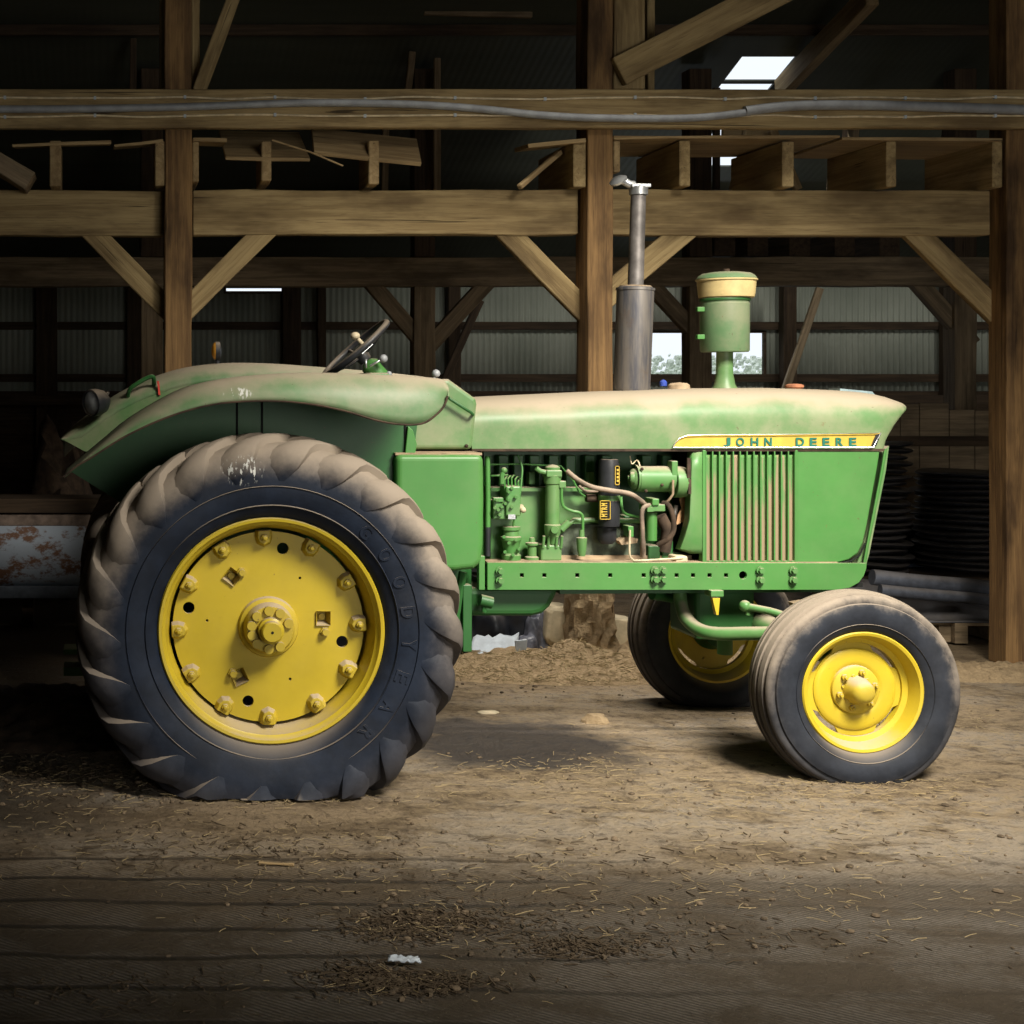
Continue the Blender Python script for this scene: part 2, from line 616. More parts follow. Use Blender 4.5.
t.L(t.mapping((1, 1, 1), rot=(0, 0, R(-52))), wv.inputs[0])
bmask = t.math('MULTIPLY', t.ramp(s[1], 5.6, 5.1), t.ramp(med, .64, .42))
broom = t.math('MULTIPLY', wv.outputs['Fac'], bmask)
col = t.mix(t.math('MULTIPLY', broom, .75), col, (.045, .034, .024))
col = t.mix(t.ramp(fine, .5, .68, 0, .6), col, (.08, .056, .034))
col = t.mix(t.ramp(grit, .64, .72, 0, .5), col, (.42, .34, .23))
h = t.math('ADD', t.math('MULTIPLY', fine, .9), t.math('MULTIPLY', med, 1.4))
h = t.math('ADD', h, t.math('MULTIPLY', clump, 1.6))
h = t.math('SUBTRACT', h, t.math('MULTIPLY', gr, 1.3))
h = t.math('SUBTRACT', h, t.math('MULTIPLY', broom, .3))
nrm = t.bump(h, .9, .03)
nrm = t.bump(grit, .35, .005, nrm)
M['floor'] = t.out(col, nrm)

# ------------------------------------------------------------------ the setting
XL, XR, YB, YF = -4.5, 14.6, 18.6, -4.2
EAVE, PITCH, RIDGE = 3.25, .36, 7.0


def roof_z(y):
    return EAVE + PITCH * (YB - y) if y > RIDGE else EAVE + PITCH * (YB - RIDGE) - PITCH * (RIDGE - y)


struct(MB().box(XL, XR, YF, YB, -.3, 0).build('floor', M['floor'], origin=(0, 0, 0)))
# outdoor ground beyond the back wall
gt = m_plain('field_green', (.16, .26, .1), .9, var=.6, scale=.8)
o = MB().box(-20, 60, YB + .3, 90, -.35, -.05).build('meadow', gt, origin=(10, 30, -.05))
tag(o, 'green field outside seen through the back window', 'field', kind='structure')

# back wall: corrugated panels with real folds, window openings, board skirt
WIN = [(X(649, YB), X(763, YB), Z(374, YB), Z(333, YB)), (X(226, YB), X(284, YB), 3.0, 3.04), (X(783.5, YB), X(787, YB), Z(374, YB), Z(330, YB))]
SK = Z(395, YB)


def corrugated(mb, x0, x1, z0, z1, y):
    n = max(4, int((x1 - x0) / .0095))
    a, b = [], []
    for i in range(n + 1):
        x = x0 + (x1 - x0) * i / n
        yy = y + .011 * math.sin(2 * math.pi * x / .076)
        a.append((x, yy, z0)); b.append((x, yy, z1))
    mb.grid([a, b])


mb = MB()
xs = sorted([XL, XR] + [v for w in WIN for v in w[:2]])
for a, b in zip(xs, xs[1:]):
    w = [w for w in WIN if w[0] - 1e-6 <= a and b <= w[1] + 1e-6]
    if w:
        corrugated(mb, a, b, SK - .05, w[0][2], YB)
        corrugated(mb, a, b, w[0][3], EAVE + .1, YB)
    else:
        corrugated(mb, a, b, SK - .05, EAVE + .1, YB)
wb = struct(mb.build('wall_back', M['metal_wall'], origin=(0, YB, 0), thick=.004))
mb = MB()
x = XL
while x < XR:
    mb.box(x, min(x + .24, XR), YB - .05, YB - .02, 0, SK + random.uniform(0, .01))
    x += .24
sk = mb.build('board_skirt', M['wood_dark'], wb)
mb = MB()
for z in (Z(326, YB), Z(378, YB), Z(395, YB)):
    mb.box(XL, WIN[0][0] - .02 if z > Z(370, YB) and z < Z(340, YB) else XR, YB - .1, YB - .015, z - .05, z + .05)
gd = mb.build('girt', M['wood_dark'], wb)
for (a, b, c, d), i in zip(WIN, (1, 2, 3)):
    mb = MB()
    e = .03
    mb.box(a - e, b + e, YB - .03, YB + .03, c - e, c).box(a - e, b + e, YB - .03, YB + .03, d, d + e)
    mb.box(a - e, a, YB - .03, YB + .03, c, d).box(b, b + e, YB - .03, YB + .03, c, d)
    wf = struct(mb.build('window_%d' % i, M['wood_dark'], origin=((a + b) / 2, YB, c)))
# side walls and camera-side wall with an unseen opening added for the fill light
struct(MB().box(XL - .1, XL, YF, YB, 0, 7.6).build('wall_left', M['wood_dark']))
struct(MB().box(XR, XR + .1, YF, YB, 0, 7.6).build('wall_right', M['wood_dark']))
mb = MB()
mb.box(XL, 1.6, YF - .1, YF, 0, 3.8).box(7.6, XR, YF - .1, YF, 0, 3.8).box(1.6, 7.6, YF - .1, YF, 3.7, 3.8)
struct(mb.build('wall_front', M['wood_dark']))
# roof with translucent openings
HOLES = [(6.2, 6.72, 13.88, 14.29), (6.2, 6.72, 14.34, 14.62), (6.5, 6.84, 15.12, 15.42), (6.7, 7.0, 15.62, 15.95), (7.6, 8.05, 17.62, 17.98)]
mb = MB()
gx = sorted({XL - .3, XR + .3} | {v for h in HOLES for v in h[:2]})
gy_ = sorted({RIDGE, YB + .5} | {v for h in HOLES for v in h[2:]})
for x0, x1 in zip(gx, gx[1:]):
    for y0, y1 in zip(gy_, gy_[1:]):
        cx, cy = (x0 + x1) / 2, (y0 + y1) / 2
        if any(h[0] < cx < h[1] and h[2] < cy < h[3] for h in HOLES):
            continue
        mb.add([(x0, y0, roof_z(y0)), (x1, y0, roof_z(y0)), (x1, y1, roof_z(y1)), (x0, y1, roof_z(y1))], [(0, 1, 2, 3)])
mb.add([(XL - .3, YF - .3, roof_z(YF - .3)), (XR + .3, YF - .3, roof_z(YF - .3)), (XR + .3, RIDGE, roof_z(RIDGE)), (XL - .3, RIDGE, roof_z(RIDGE))], [(0, 1, 2, 3)])
struct(mb.build('ceiling', M['roof'], origin=(0, 0, 0), thick=.02, off=1))


# ------------------------------------------------------------------ timbers
def timber(name, p0, p1, w, h, mat, label=None, cat='timber beam', group=None, roll=0, bev=.006, warp=.004, parent=None, upv=(0, 0, 1)):
    """box along local x from p0 to p1; w = across (depth), h = height"""
    p0, p1 = Vector(p0), Vector(p1)
    d = p1 - p0
    L = d.length
    d.normalize()
    up = Vector(upv)
    if abs(d.dot(up)) > .95: up = Vector((0, 1, 0))
    s = up.cross(d).normalized()
    u = d.cross(s)
    n = max(2, int(L / .35))
    rows = []
    for i in range(n + 1):
        x = L * i / n
        q = [random.uniform(-warp, warp) for _ in range(4)]
        rows.append([(x, -w / 2 + q[0], -h / 2 + q[1]), (x, w / 2 + q[2], -h / 2 + q[1]), (x, w / 2 + q[2], h / 2 + q[3]), (x, -w / 2 + q[0], h / 2 + q[3]), (x, -w / 2 + q[0], -h / 2 + q[1])])
    mb = MB()
    mb.grid(rows, False)
    mb.add(rows[0][:4], [(0, 1, 2, 3)])
    mb.add(rows[-1][:4], [(0, 1, 2, 3)])
    mat4 = Matrix((d, s, u)).transposed().to_4x4()
    mat4.translation = p0
    o = mb.build(name, mat, matrix=mat4, bevel=bev, seg=1)
    if label: tag(o, label, cat, group)
    return o


DP = 9.18   # front row of posts
TOP = roof_z(DP) - .05


def vpost(px0, px1, D, z0, z1, depth, mat, name, label, cat='post', group=None):
    x = (X(px0, D) + X(px1, D)) / 2
    w = X(px1, D) - X(px0, D)
    return timber(name, (x, D + depth / 2, z0), (x, D + depth / 2, z1), w, depth, mat, label, cat, group)


vpost(165, 192, DP, 0, 4.6, .2, M['post'], 'barn_post', 'square wooden barn post behind the left rear wheel side, left of the steering wheel', group='front row barn posts')
vpost(588, 613, DP, 0, 4.6, .23, M['post'], 'barn_post', 'square brown barn post rising behind the hood just left of the muffler', group='front row barn posts')
vpost(614, 645, DP + .03, 3.68, 4.6, .06, M['wood'], 'plank', 'wide upright plank right of the middle post above the conduit beam', 'plank')
vpost(648, 655, DP + .4, 3.68, 4.8, .06, M['wood'], 'plank', 'narrow upright stick right of the wide plank at the top of the frame', 'plank')
vpost(1007, 1046, DP, 0, 4.6, .19, M['post'], 'barn_post', 'thick brown barn post at the right edge, in front of the black stacks', group='front row barn posts')
vpost(160, 165, DP + .12, 3.68, 4.6, .1, M['wood'], 'plank', 'thin upright strip along the top of the left barn post', 'plank')
vpost(192, 200, DP + .1, 3.66, 4.6, .08, M['wood'], 'plank', 'pale upright strip on the right side of the left post, at the top', 'plank')

# tie beams between the posts (y 190-235)
DT = DP + .15
zt, zb = Z(190, DT), Z(235, DT)
zc = (zt + zb) / 2; hh = zt - zb
for a, b, lab, dz in ((-60, 164, 'pale tie beam left of the left barn post', -.003), (193, 578, 'long pale tie beam between the left post and the middle post', 0), (600, 990, 'tie beam between the middle post and the right post', 0)):
    timber('tie_beam', (X(a, DT), DT + .06, zc + dz), (X(b, DT), DT + .06, zc + dz), .12, hh, M['wood'], lab, 'beam', 'front row tie beams', warp=.006)
# carrying beam with conduit (y 90-128)
DB = DP - .09
zt2, zb2 = Z(89, DB), Z(128, DB)
timber('conduit_beam', (XL + .2, DB + .035, (zt2 + zb2) / 2), (X(1100, DB), DB + .035, (zt2 + zb2) / 2), .07, zt2 - zb2, M['wood'], 'long horizontal beam across the top carrying the grey conduit', 'beam', warp=.003)


def hline(pts, D): return [P(a, b, D) for a, b in pts]


pts = smooth_curve(hline([(-40, 109), (60, 109), (180, 107), (300, 103), (400, 104), (470, 108), (540, 115), (600, 118), (690, 118), (750, 112)], DB - .029), 60)
cd = MB().tube(pts, .024, 10).build('conduit', M['conduit'])
tag(cd, 'grey plastic conduit sagging along the top beam, left and middle run', 'conduit')
pts = smooth_curve(hline([(745, 111), (790, 106), (850, 105), (940, 107), (1060, 111)], DB - .035), 40)
cd = MB().tube(pts, .031, 12).build('conduit', M['conduit'])
tag(cd, 'thicker grey conduit on the right end of the top beam', 'conduit')
for k, base, lab in ((0, 98, 'thin cream wire stapled above the conduit on the top beam'), (1, 116, 'thin cream wire stapled below the conduit on the top beam')):
    pts = []
    px = -40
    while px < 1060:
        pts.append(P(px, base + random.uniform(-1.2, 1.2), DB - .012))
        px += 45
    mb = MB().tube(smooth_curve(pts, 120), .006, 5)
    wr = mb.build('wire', M['wire'])
    tag(wr, lab, 'wire')
    for p in pts[1::2]:
        MB().box(p.x - .008, p.x + .008, p.y - .008, p.y + .012, p.z - .01, p.z + .01).build('staple', M['white'], wr)


def brace(a, b, D, w, depth, mat, label, group=None):
    p, q = P(*a, D), P(*b, D)
    e = (q - p).normalized() * (.085 if group else 0)
    p, q = p - e, q + e
    return timber('knee_brace', p, q, depth, w, mat, label, 'brace', group, upv=(0, 0, 1))


G = 'front row knee braces'
brace((92, 232), (170, 312), DP + .19, .135, .06, M['wood'], 'diagonal knee brace on the left of the left barn post', G)
brace((264, 232), (186, 310), DP + .19, .135, .06, M['wood'], 'diagonal knee brace on the right of the left barn post', G)
brace((505, 230), (586, 313), DP + .19, .14, .06, M['wood'], 'diagonal knee brace on the left of the middle post', G)
brace((682, 232), (602, 300), DP + .19, .15, .06, M['wood'], 'diagonal knee brace behind the exhaust pipe', G)
brace((914, 232), (997, 314), DP + .19, .15, .06, M['wood'], 'diagonal knee brace on the left of the right edge post', G)
brace((618, 72), (812, -27), DP - .02, .19, .07, M['wood'], 'heavy diagonal brace rising right from the middle post at the top')
brace((199, 92), (236, -10), DP - .02, .085, .06, M['wood'], 'short steep brace rising right from the left post at the top')

# loft joist stubs and loose deck boards (y 138-190)
JL = .75
for (px0, px1, mat, yb, lab) in (
        (50, 61, 'board', 190, 'short upright joist stub under the far left loose deck board'),
        (155, 165, 'board', 186, 'joist stub just left of the left barn post'),
        (192, 199, 'board', 182, 'joist stub just right of the left barn post'),
        (262, 272, 'board', 181, 'pale joist stub between the left post and the tilted deck board'),
        (369, 379, 'board', 184, 'pale joist stub under the tilted deck board above the steering wheel'),
        (574, 586, 'wood', 187, 'joist end against the left side of the middle post'),
        (614, 620, 'board', 172, 'narrow joist end against the right side of the middle post'),
        (680, 691, 'wood', 188, 'joist end above the exhaust rain cap'),
        (782, 794, 'wood', 188, 'joist end above the air cleaner'),
        (886, 897, 'wood', 187, 'joist end third from the right edge post'),
        (992, 1003, 'wood', 188, 'joist end touching the right edge post')):
    D0 = DP + .02
    x = (X(px0, D0) + X(px1, D0)) / 2
    zz1, zz0 = Z(141, D0), max(Z(yb, D0), zt + .003)
    timber('loft_joist', (x, D0, (zz0 + zz1) / 2), (x, D0 + (JL if px0 > 500 else .35), (zz0 + zz1) / 2), X(px1, D0) - X(px0, D0), zz1 - zz0, M[mat], lab, 'joist', 'loft joist stubs')


def deck(a, b, ya, yb, th, depth, lab, tilt=0, mat='board', D=DP - .01):
    z1, z2 = Z(ya, D), Z(yb, D)
    p, q = Vector((X(a, D), D + depth / 2, z1 + .01)), Vector((X(b, D), D + depth / 2, z2 + .01))
    timber('deck_board', p, q, depth, th, M[mat], lab, 'board', 'loose loft boards', upv=(0, -math.sin(R(tilt)), math.cos(R(tilt))), bev=.003)


deck(12, 111, 143, 139, .022, .4, 'loose deck board lying flat at the far left of the loft', 8)
deck(114, 163, 145, 140, .022, .3, 'short loose deck board left of the left barn post', 6)
deck(193, 227, 139, 140, .022, .3, 'short deck board right of the left barn post', 4)
deck(226, 311, 139, 140, .022, .6, 'deck board hanging tilted between the left post and the steering wheel', 26)
deck(316, 424, 139, 150, .03, .3, 'tilted deck board above the steering wheel', 40)
deck(528, 586, 146, 140, .022, .3, 'short deck board at the left of the middle post', 4)
deck(614, 840, 139, 138, .02, .75, 'long deck board above the exhaust and air cleaner')
deck(842, 1003, 140, 141, .02, .75, 'deck board running to the right edge post')
timber('loose_stick', P(519, 187, DP), P(560, 152, DP + .2), .04, .035, M['board'], 'loose stick leaning left of the middle post above the tie beam', 'stick')
timber('loose_stick', P(-12, 158, DP), P(31, 184, DP), .25, .12, M['wood_old'], 'broken board end leaning at the far left above the tie beam', 'board')
MB().tube([P(272, 140, DP - .03), P(310, 152, DP - .03), P(343, 166, DP - .03)], .006, 6).build('twig', M['board'])
tag(bpy.data.objects['twig'], 'thin stick hanging off the tilted deck board right of the left post', 'stick')

# back row (D = 13.9)
DQ = 13.9
q0, q1 = Z(257, DQ), Z(286, DQ)
timber('back_beam', (XL + .2, DQ + .1, (q0 + q1) / 2), (XR - .2, DQ + .1, (q0 + q1) / 2), .2, q0 - q1, M['wood_old'], 'long horizontal beam of the second row of posts behind the tractor', 'beam', warp=.006)
for px, w, lab in ((152, 22, 'second row post just left of the left barn post'), (425, 21, 'second row post with braces right of the steering wheel'), (701, 22, 'second row post between the muffler and the air cleaner'), (966, 22, 'second row post near the right edge post')):
    vpost(px - w / 2, px + w / 2, DQ, 0, q1 - .003, .2, M['wood_old'], 'barn_post', lab, group='second row barn posts')
    vpost(px - w / 2, px + w / 2, DQ, q0 + .003, roof_z(DQ) - .1, .2, M['wood_dark'], 'upper_post', 'upper continuation of the ' + lab, group='second row upper posts')
for a, b, lab in (((372, 284), (424, 345), 'left knee brace of the second row post right of the steering wheel'), ((482, 288), (430, 345), 'right knee brace of the second row post right of the steering wheel'),
                  ((655, 290), (700, 338), 'knee brace on the second row post right of the muffler'), ((922, 288), (966, 338), 'knee brace on the second row post near the right edge')):
    brace(a, b, DQ + .1, .15, .1, M['wood_old'], lab, 'second row knee braces')
# upper clutter: studs, rafters
for a, b, w, D, mat, lab in (
        ((133, 0), (133, 92), .1, 13.4, 'wood_dark', 'dark stud above the conduit beam left of the left post'),
        ((150, -30), (142, 250), .09, 14.2, 'wood_dark', 'dark stud passing behind the tie beam left of the left post'),
        ((388, 20), (384, 200), .08, 14.4, 'wood_old', 'thin stud above the tilted deck board'),
        ((437, -10), (437, 190), .05, 13.7, 'wood_old', 'slim pale stud left of the middle of the roof space'),
        ((418, -10), (408, 90), .07, 13.6, 'wood_old', 'leaning stud beside the slim pale stud'),
        ((850, 44), (846, 260), .13, 14.8, 'wood_dark', 'dark stud in the roof space above the hood nose'),
        ((858, 40), (850, 200), .12, 14.6, 'wood_old', 'upright board in the roof space right of the bright roof opening'),
        ((834, 150), (826, 256), .1, 15, 'wood_old', 'upright board behind the tie beam right of the air cleaner'),
        ((965, 20), (930, 250), .12, 14.5, 'wood_dark', 'leaning dark board near the right edge in the roof space'),
        ((750, 120), (733, 190), .07, 14.4, 'board', 'pale crooked stick lit by the roof opening'),
        ((772, 130), (798, 190), .08, 14.3, 'board', 'pale board leaning right under the roof opening'),
        ((716, 190), (716, 60), .06, 14.2, 'wood_dark', 'thin dark stud beside the bright roof opening')):
    p, q = P(*a, D), P(*b, D)
    top = roof_z(D) - .12
    if p.z > top: p = q + (p - q) * ((top - q.z) / (p.z - q.z))
    if q.z > top: q = p + (q - p) * ((top - p.z) / (q.z - p.z))
    timber('stud', p, q, .06, w, M[mat], lab, 'stud')
timber('rafter', (X(780, 14.2), 14.2, Z(90, 14.2)), (X(872, 12.2), 12.2, Z(-6, 12.2)), .1, .2, M['board'], 'rafter coloured pale for the light beside the bright roof opening', 'rafter')  # paler wood puts the light from the opening into the rafter's colour
timber('stud', P(722, 131, 14.5), P(775, 134, 14.5), .05, .16, M['board'], 'sunlit board under the bright roof opening', 'board')
timber('stud', P(735, 245, 15.2), P(700, 245, 15.2), .05, .1, M['board'], 'sunlit board end just above the second row beam', 'board')
timber('stud', P(640, 245, 14.1), P(680, 245, 14.1), .05, .07, M['board'], 'short pale board end above the second row beam by the exhaust', 'board')
timber('stud', P(300, 235, 14.6), P(372, 205, 14.6), .05, .1, M['wood_dark'], 'dim slanted board behind the long tie beam', 'board')
timber('stud', P(424, 12, 13.2), P(532, 15, 13.2), .05, .06, M['wood_old'], 'thin horizontal batten high in the middle of the roof space', 'board')
# loft joists of the second row
ORD2 = ['first', 'second', 'third', 'fourth', 'fifth']
for i, px in enumerate((725, 758, 800, 845, 890)):
    timber('loft_joist', (X(px, 13.95), 13.95, q0 + .12), (X(px, 13.95), 14.7, q0 + .12), .2, .22, M['wood_dark'], ORD2[i] + ' dark joist stub from the left on the second row beam above the hood', 'joist', 'second row joist stubs')
# wall posts in front of the back wall
for i, (a, b) in enumerate(((36, 57), (127, 141), (283, 301), (318, 326), (449, 461), (585, 600), (687, 700), (784, 797), (945, 968), (1010, 1025))):
    labs = ['dark wall post at the far left of the back wall', 'dark wall post left of the left barn post on the back wall', 'dark wall post under the right end of the blue light slit', 'thin dark wall stud left of the steering wheel', 'dark wall post right of the steering wheel', 'dark wall post behind the middle post',
            'dark wall post in the back window', 'dark wall post right of the back window', 'dark wall post behind the hood nose', 'dark wall post at the far right of the back wall']
    vpost(a, b, YB - .25, 0, EAVE - .05, .14, M['wood_dark'], 'wall_post', labs[i], 'post', 'back wall posts')
timber('leaning_board', P(739, 527, 17.9), P(820, 288, 17.9), .05, .09, M['wood_old'], 'pale board leaning against the back wall right of the air cleaner', 'board')
timber('leaning_board', P(381, 527, 17.9), P(480, 300, 17.9), .05, .1, M['wood_dark'], 'dark board leaning against the back wall right of the steering wheel', 'board')
timber('ledge', (XL + .2, 17.6, Z(400, 17.6)), (XR - .2, 17.6, Z(400, 17.6)), .1, .12, M['wood_dark'], 'dark horizontal rail below the back wall panels', 'rail')
# purlins
ORD = ['first', 'second', 'third', 'fourth', 'fifth', 'sixth', 'seventh', 'eighth', 'ninth', 'tenth', 'eleventh', 'twelfth', 'thirteenth', 'fourteenth', 'fifteenth', 'sixteenth', 'seventeenth', 'eighteenth', 'nineteenth', 'twentieth']
y = YB - .9
k = 0
while y > 9.6:
    if not any(h[2] - .06 < y < h[3] + .06 for h in HOLES):
        timber('roof_purlin', (XL + .1, y, roof_z(y) - .06), (XR - .1, y, roof_z(y) - .06), .05, .1, M['wood_dark'], ORD[k] + ' roof purlin up from the back wall under the metal roof', 'purlin', 'roof purlins', warp=.002)
        k += 1
    y -= .62

# ------------------------------------------------------------------ the tractor
DF, DM = 7.05, 7.37            # near side of the hood, centre plane of the tractor
AX = X(271, 6.27)              # rear axle x
AZ = .722
FX, FZ = X(865, 6.50), .40     # front axle
TR = empty('tractor', (AX, DM, 0))
tag(TR, 'old dusty green farm tractor with yellow wheels parked in the barn', 'tractor')


def wheel_tire(name, cx, cy, cz, side, prof, zf, mat, parent, n=120):
    """side -1: outer face towards the camera"""
    def fn(p):
        q = p.copy()
        if q.z < zf:
            q.z = zf
        low = max(0, .22 - p.z) / .22
        q.y += (.03 if p.y > cy else -.03) * low * min(1, abs(p.y - cy) / .15)
        return q
    mb = MB().lathe((cx, cy, cz), (0, side, 0), prof, n, True, fn)
    return mb.build(name, mat, parent, origin=(cx, cy, cz)), fn


def rear_wheel(cy, side, text):
    prof = [(-.19, .495), (-.215, .515), (-.236, .56), (-.247, .62), (-.247, .69), (-.234, .745), (-.205, .79), (-.15, .812), (0, .822),
            (.15, .812), (.205, .79), (.234, .745), (.247, .69), (.247, .62), (.236, .56), (.215, .515), (.19, .495), (.15, .47), (-.15, .47)]
    prof = [(-o, r) for o, r in prof]
    tire, fn = wheel_tire('rear_tire', AX, cy, AZ, side, prof, .012, M['tire_rear'], TR)
    # lug bars: steep on one edge, gently sloped on the other
    line = [(.2472, .655, 0), (.2472, .685, .006), (.243, .72, .018), (.232, .755, .027), (.208, .79, .031), (.17, .808, .033), (.11, .816, .033), (.05, .82, .034), (-.01, .822, .034)]
    wid = [.02, .05, .075, .09, .098, .1, .098, .095, .09]
    tw = [-.03, -.01, .01, .03, .055, .09, .15, .21, .27]
    N = 22
    for s2 in (1, -1):
        for k in range(N):
            rows = []
            for i, (o, r, h) in enumerate(line):
                a, b = line[max(i - 1, 0)], line[min(i + 1, len(line) - 1)]
                no, nr = b[1] - a[1], -(b[0] - a[0])
                l = math.hypot(no, nr); no, nr = no / l, nr / l
                th = 2 * math.pi * (k + (0 if s2 == 1 else .5)) / N + (tw[i]) * side + .05
                sec = []
                for (dt, hh_) in ((-.62, -.012), (-.46, h * .85), (-.32, h), (.25, h * .96), (.7, h * .62), (1.25, -.008)):
                    rr = r + nr * hh_; oo = (o + no * hh_) * s2
                    tt = th - side * dt * wid[i] / r
                    p = fn(Vector((AX + rr * math.cos(tt), cy + side * oo, AZ + rr * math.sin(tt))))
                    p.z = max(p.z, 0.0)
                    sec.append(p)
                rows.append(sec)
            mb = MB().grid(rows)
            mb.add(rows[-1], [(0, 1, 2, 3, 4, 5)])
            mb.build('tread_lug', M['tire_rear'], tire, origin=(AX, cy, AZ))
    # raised ring and lettering
    mb = MB()
    for r in (.548, .632):
        mb.lathe((AX, cy, AZ), (0, side, 0), [(.232 if r < .6 else .244, r - .004), (.2375 if r < .6 else .2525, r), (.232 if r < .6 else .244, r + .004)], 96)
    mb.build('sidewall_ring', M['tire_rear'], tire, origin=(AX, cy, AZ))
    if text:
        for ch, deg in zip('GOODYEAR', (47, 34.5, 21.5, 8.5, -5, -19, -33, -47)):
            vs, fs, a, b, c, d = glyph(ch, .5, .02)
            t = R(deg)
            rd = Vector((math.cos(t), 0, math.sin(t))); tg = Vector((math.sin(t), 0, -math.cos(t)))
            pts = []
            for v in vs:
                u = ((v.x - a) / (b - a) - .5) * .048
                w = (v.y - c) / (d - c)
                rr = .562 + .06 * w
                yy = cy - (.2385 + .009 * w) - (.0022 if v.z > 0 else -.004)
                pts.append(Vector((AX, yy, AZ)) + rd * rr + tg * u)
            MB().add(pts, fs).build('raised_letter', M['tire_rear'], tire, origin=(AX, cy, AZ))
    # rim
    f = cy + side * .19
    prof = [(.003, .494), (.012, .488), (.010, .476), (-.010, .468), (-.018, .458), (-.045, .455), (-.06, .447), (-.09, .441), (-.1, .437), (-.2, .434), (-.28, .436), (-.33, .45), (-.36, .47), (-.385, .476), (-.392, .492), (-.38, .497), (-.35, .485), (-.3, .47), (-.2, .448), (-.08, .458), (-.03, .478)]
    rim = MB().lathe((AX, f, AZ), (0, side, 0), prof, 96, True).build('rear_rim', M['yellow'], TR, origin=(AX, f, AZ))
    # disc
    dy = f - side * .105
    dz = 0
    loops = [circ(AX, AZ, .4215, 120)]
    if side == -1:
        S = 1442 / 6.375
        def q(cx, cz): return (AX + (cx - 490) / 4.096 / S, AZ - (cz - 485) / 4.096 / S)
        for (a, b, r) in ((550, 165, 24), (165, 408, 24), (793, 547, 24), (408, 790, 23), (620, 286, 5.5), (240, 460, 5.5), (580, 700, 6)):
            x, z = q(a, b)
            loops.append(circ(x, z, r / 4.096 / S, 20))
        for (a, b, r, an) in ((342, 280, 37, 8), (715, 450, 37, 45), (372, 690, 38, 70)):
            x, z = q(a, b)
            loops.append(circ(x, z, r / 4.096 / S, 4, R(an)))
    disc = plate(MB(), loops, dy + side * -.0, .022)
    disc = disc.build('wheel_disc', M['yellow'], TR, origin=(AX, dy, AZ), bevel=.003)
    if side == -1:
        # square pocket liners and stampings
        for (a, b, r, an) in ((342, 280, 37, 8), (715, 450, 37, 45), (372, 690, 38, 70)):
            x, z = q(a, b)
            mb = MB()
            o1 = circ(x, z, r * 1.12 / 4.096 / S, 4, R(an)); i1 = circ(x, z, r * .6 / 4.096 / S, 4, R(an))
            vs = [(p[0], dy - .010, p[1]) for p in o1] + [(p[0], dy + .05, p[1]) for p in i1]
            mb.add(vs, [(i, (i + 1) % 4, 4 + (i + 1) % 4, 4 + i) for i in range(4)])
            mb.add(vs[4:], [(0, 1, 2, 3)])
            mb.cyl((x, dy + .05, z), (x, dy + .035, z), .014)
            mb.build('square_pocket', M['yellow_hub'], disc)
        for (a, b) in ((382, 262), (722, 505), (345, 675)):
            x, z = q(a, b)
            MB().cyl((x, dy, z), (x, dy - .03, z), .016, .014, 12).cyl((x, dy, z), (x, dy - .016, z), .022, .022, 6).build('pocket_bolt', M['yellow_hub'], disc)
    # wedge lugs around the edge
    for k, ang in enumerate((93, 62, 30, 2, -28, -58, -90, -119, -149, -178, 152, 121)):
        t = R(ang)
        rd = Vector((math.cos(t), 0, math.sin(t))); tg = Vector((-math.sin(t), 0, math.cos(t)))
        c = Vector((AX, dy, AZ)) + rd * .398
        mb = MB()
        o_ = Vector((0, side, 0))
        base = [(-.036, .03), (.036, .03), (.040, .0), (.032, -.03), (0, -.046), (-.032, -.03), (-.040, .0)]
        top = [(-.026, .03), (.026, .03), (.028, .0), (.02, -.022), (0, -.032), (-.02, -.022), (-.028, .0)]
        vs = [c + tg * a + rd * b for a, b in base] + [c + o_ * .034 + tg * a + rd * b for a, b in top]
        mb.add(vs, [(i, (i + 1) % 7, 7 + (i + 1) % 7, 7 + i) for i in range(7)] + [tuple(range(7, 14))])
        mb.cyl(c + o_ * .034, c + o_ * .05, .018, .017, 6)
        mb.cyl(c + o_ * .05, c + o_ * .06, .010, .009, 10)
        mb.build('rim_clamp', M['yellow_hub'], disc, bevel=.004)
    # hub
    c = Vector((AX, dy, AZ)); o_ = Vector((0, side, 0))
    mb = MB().lathe(c, o_, [(.0, .135), (.018, .128), (.024, .112), (.07, .108), (.082, .1), (.085, .02), (.085, 0)], 40)
    hub = mb.build('wheel_hub', M['yellow_hub'], TR, origin=c)
    mb = MB().lathe(c, o_, [(.08, .056), (.12, .056), (.125, .047), (.155, .045), (.16, .04), (.16, 0)], 32)
    mb.build('hub_cap', M['yellow'], hub)
    MB().cyl(c + o_ * .158, c + o_ * .1615, .006).build('centre_mark', M['gap'], hub)
    for ang in (135, 168, 196, 225, 265, 300, 20, 60, 95):
        t = R(ang)
        p = c + Vector((math.cos(t), 0, math.sin(t))) * .084
        MB().cyl(p + o_ * .08, p + o_ * .098, .0215, .0205, 14).build('hub_bolt', M['yellow_hub'], hub)
    return f


rear_wheel(6.46, -1, True)
rear_wheel(8.28, 1, False)


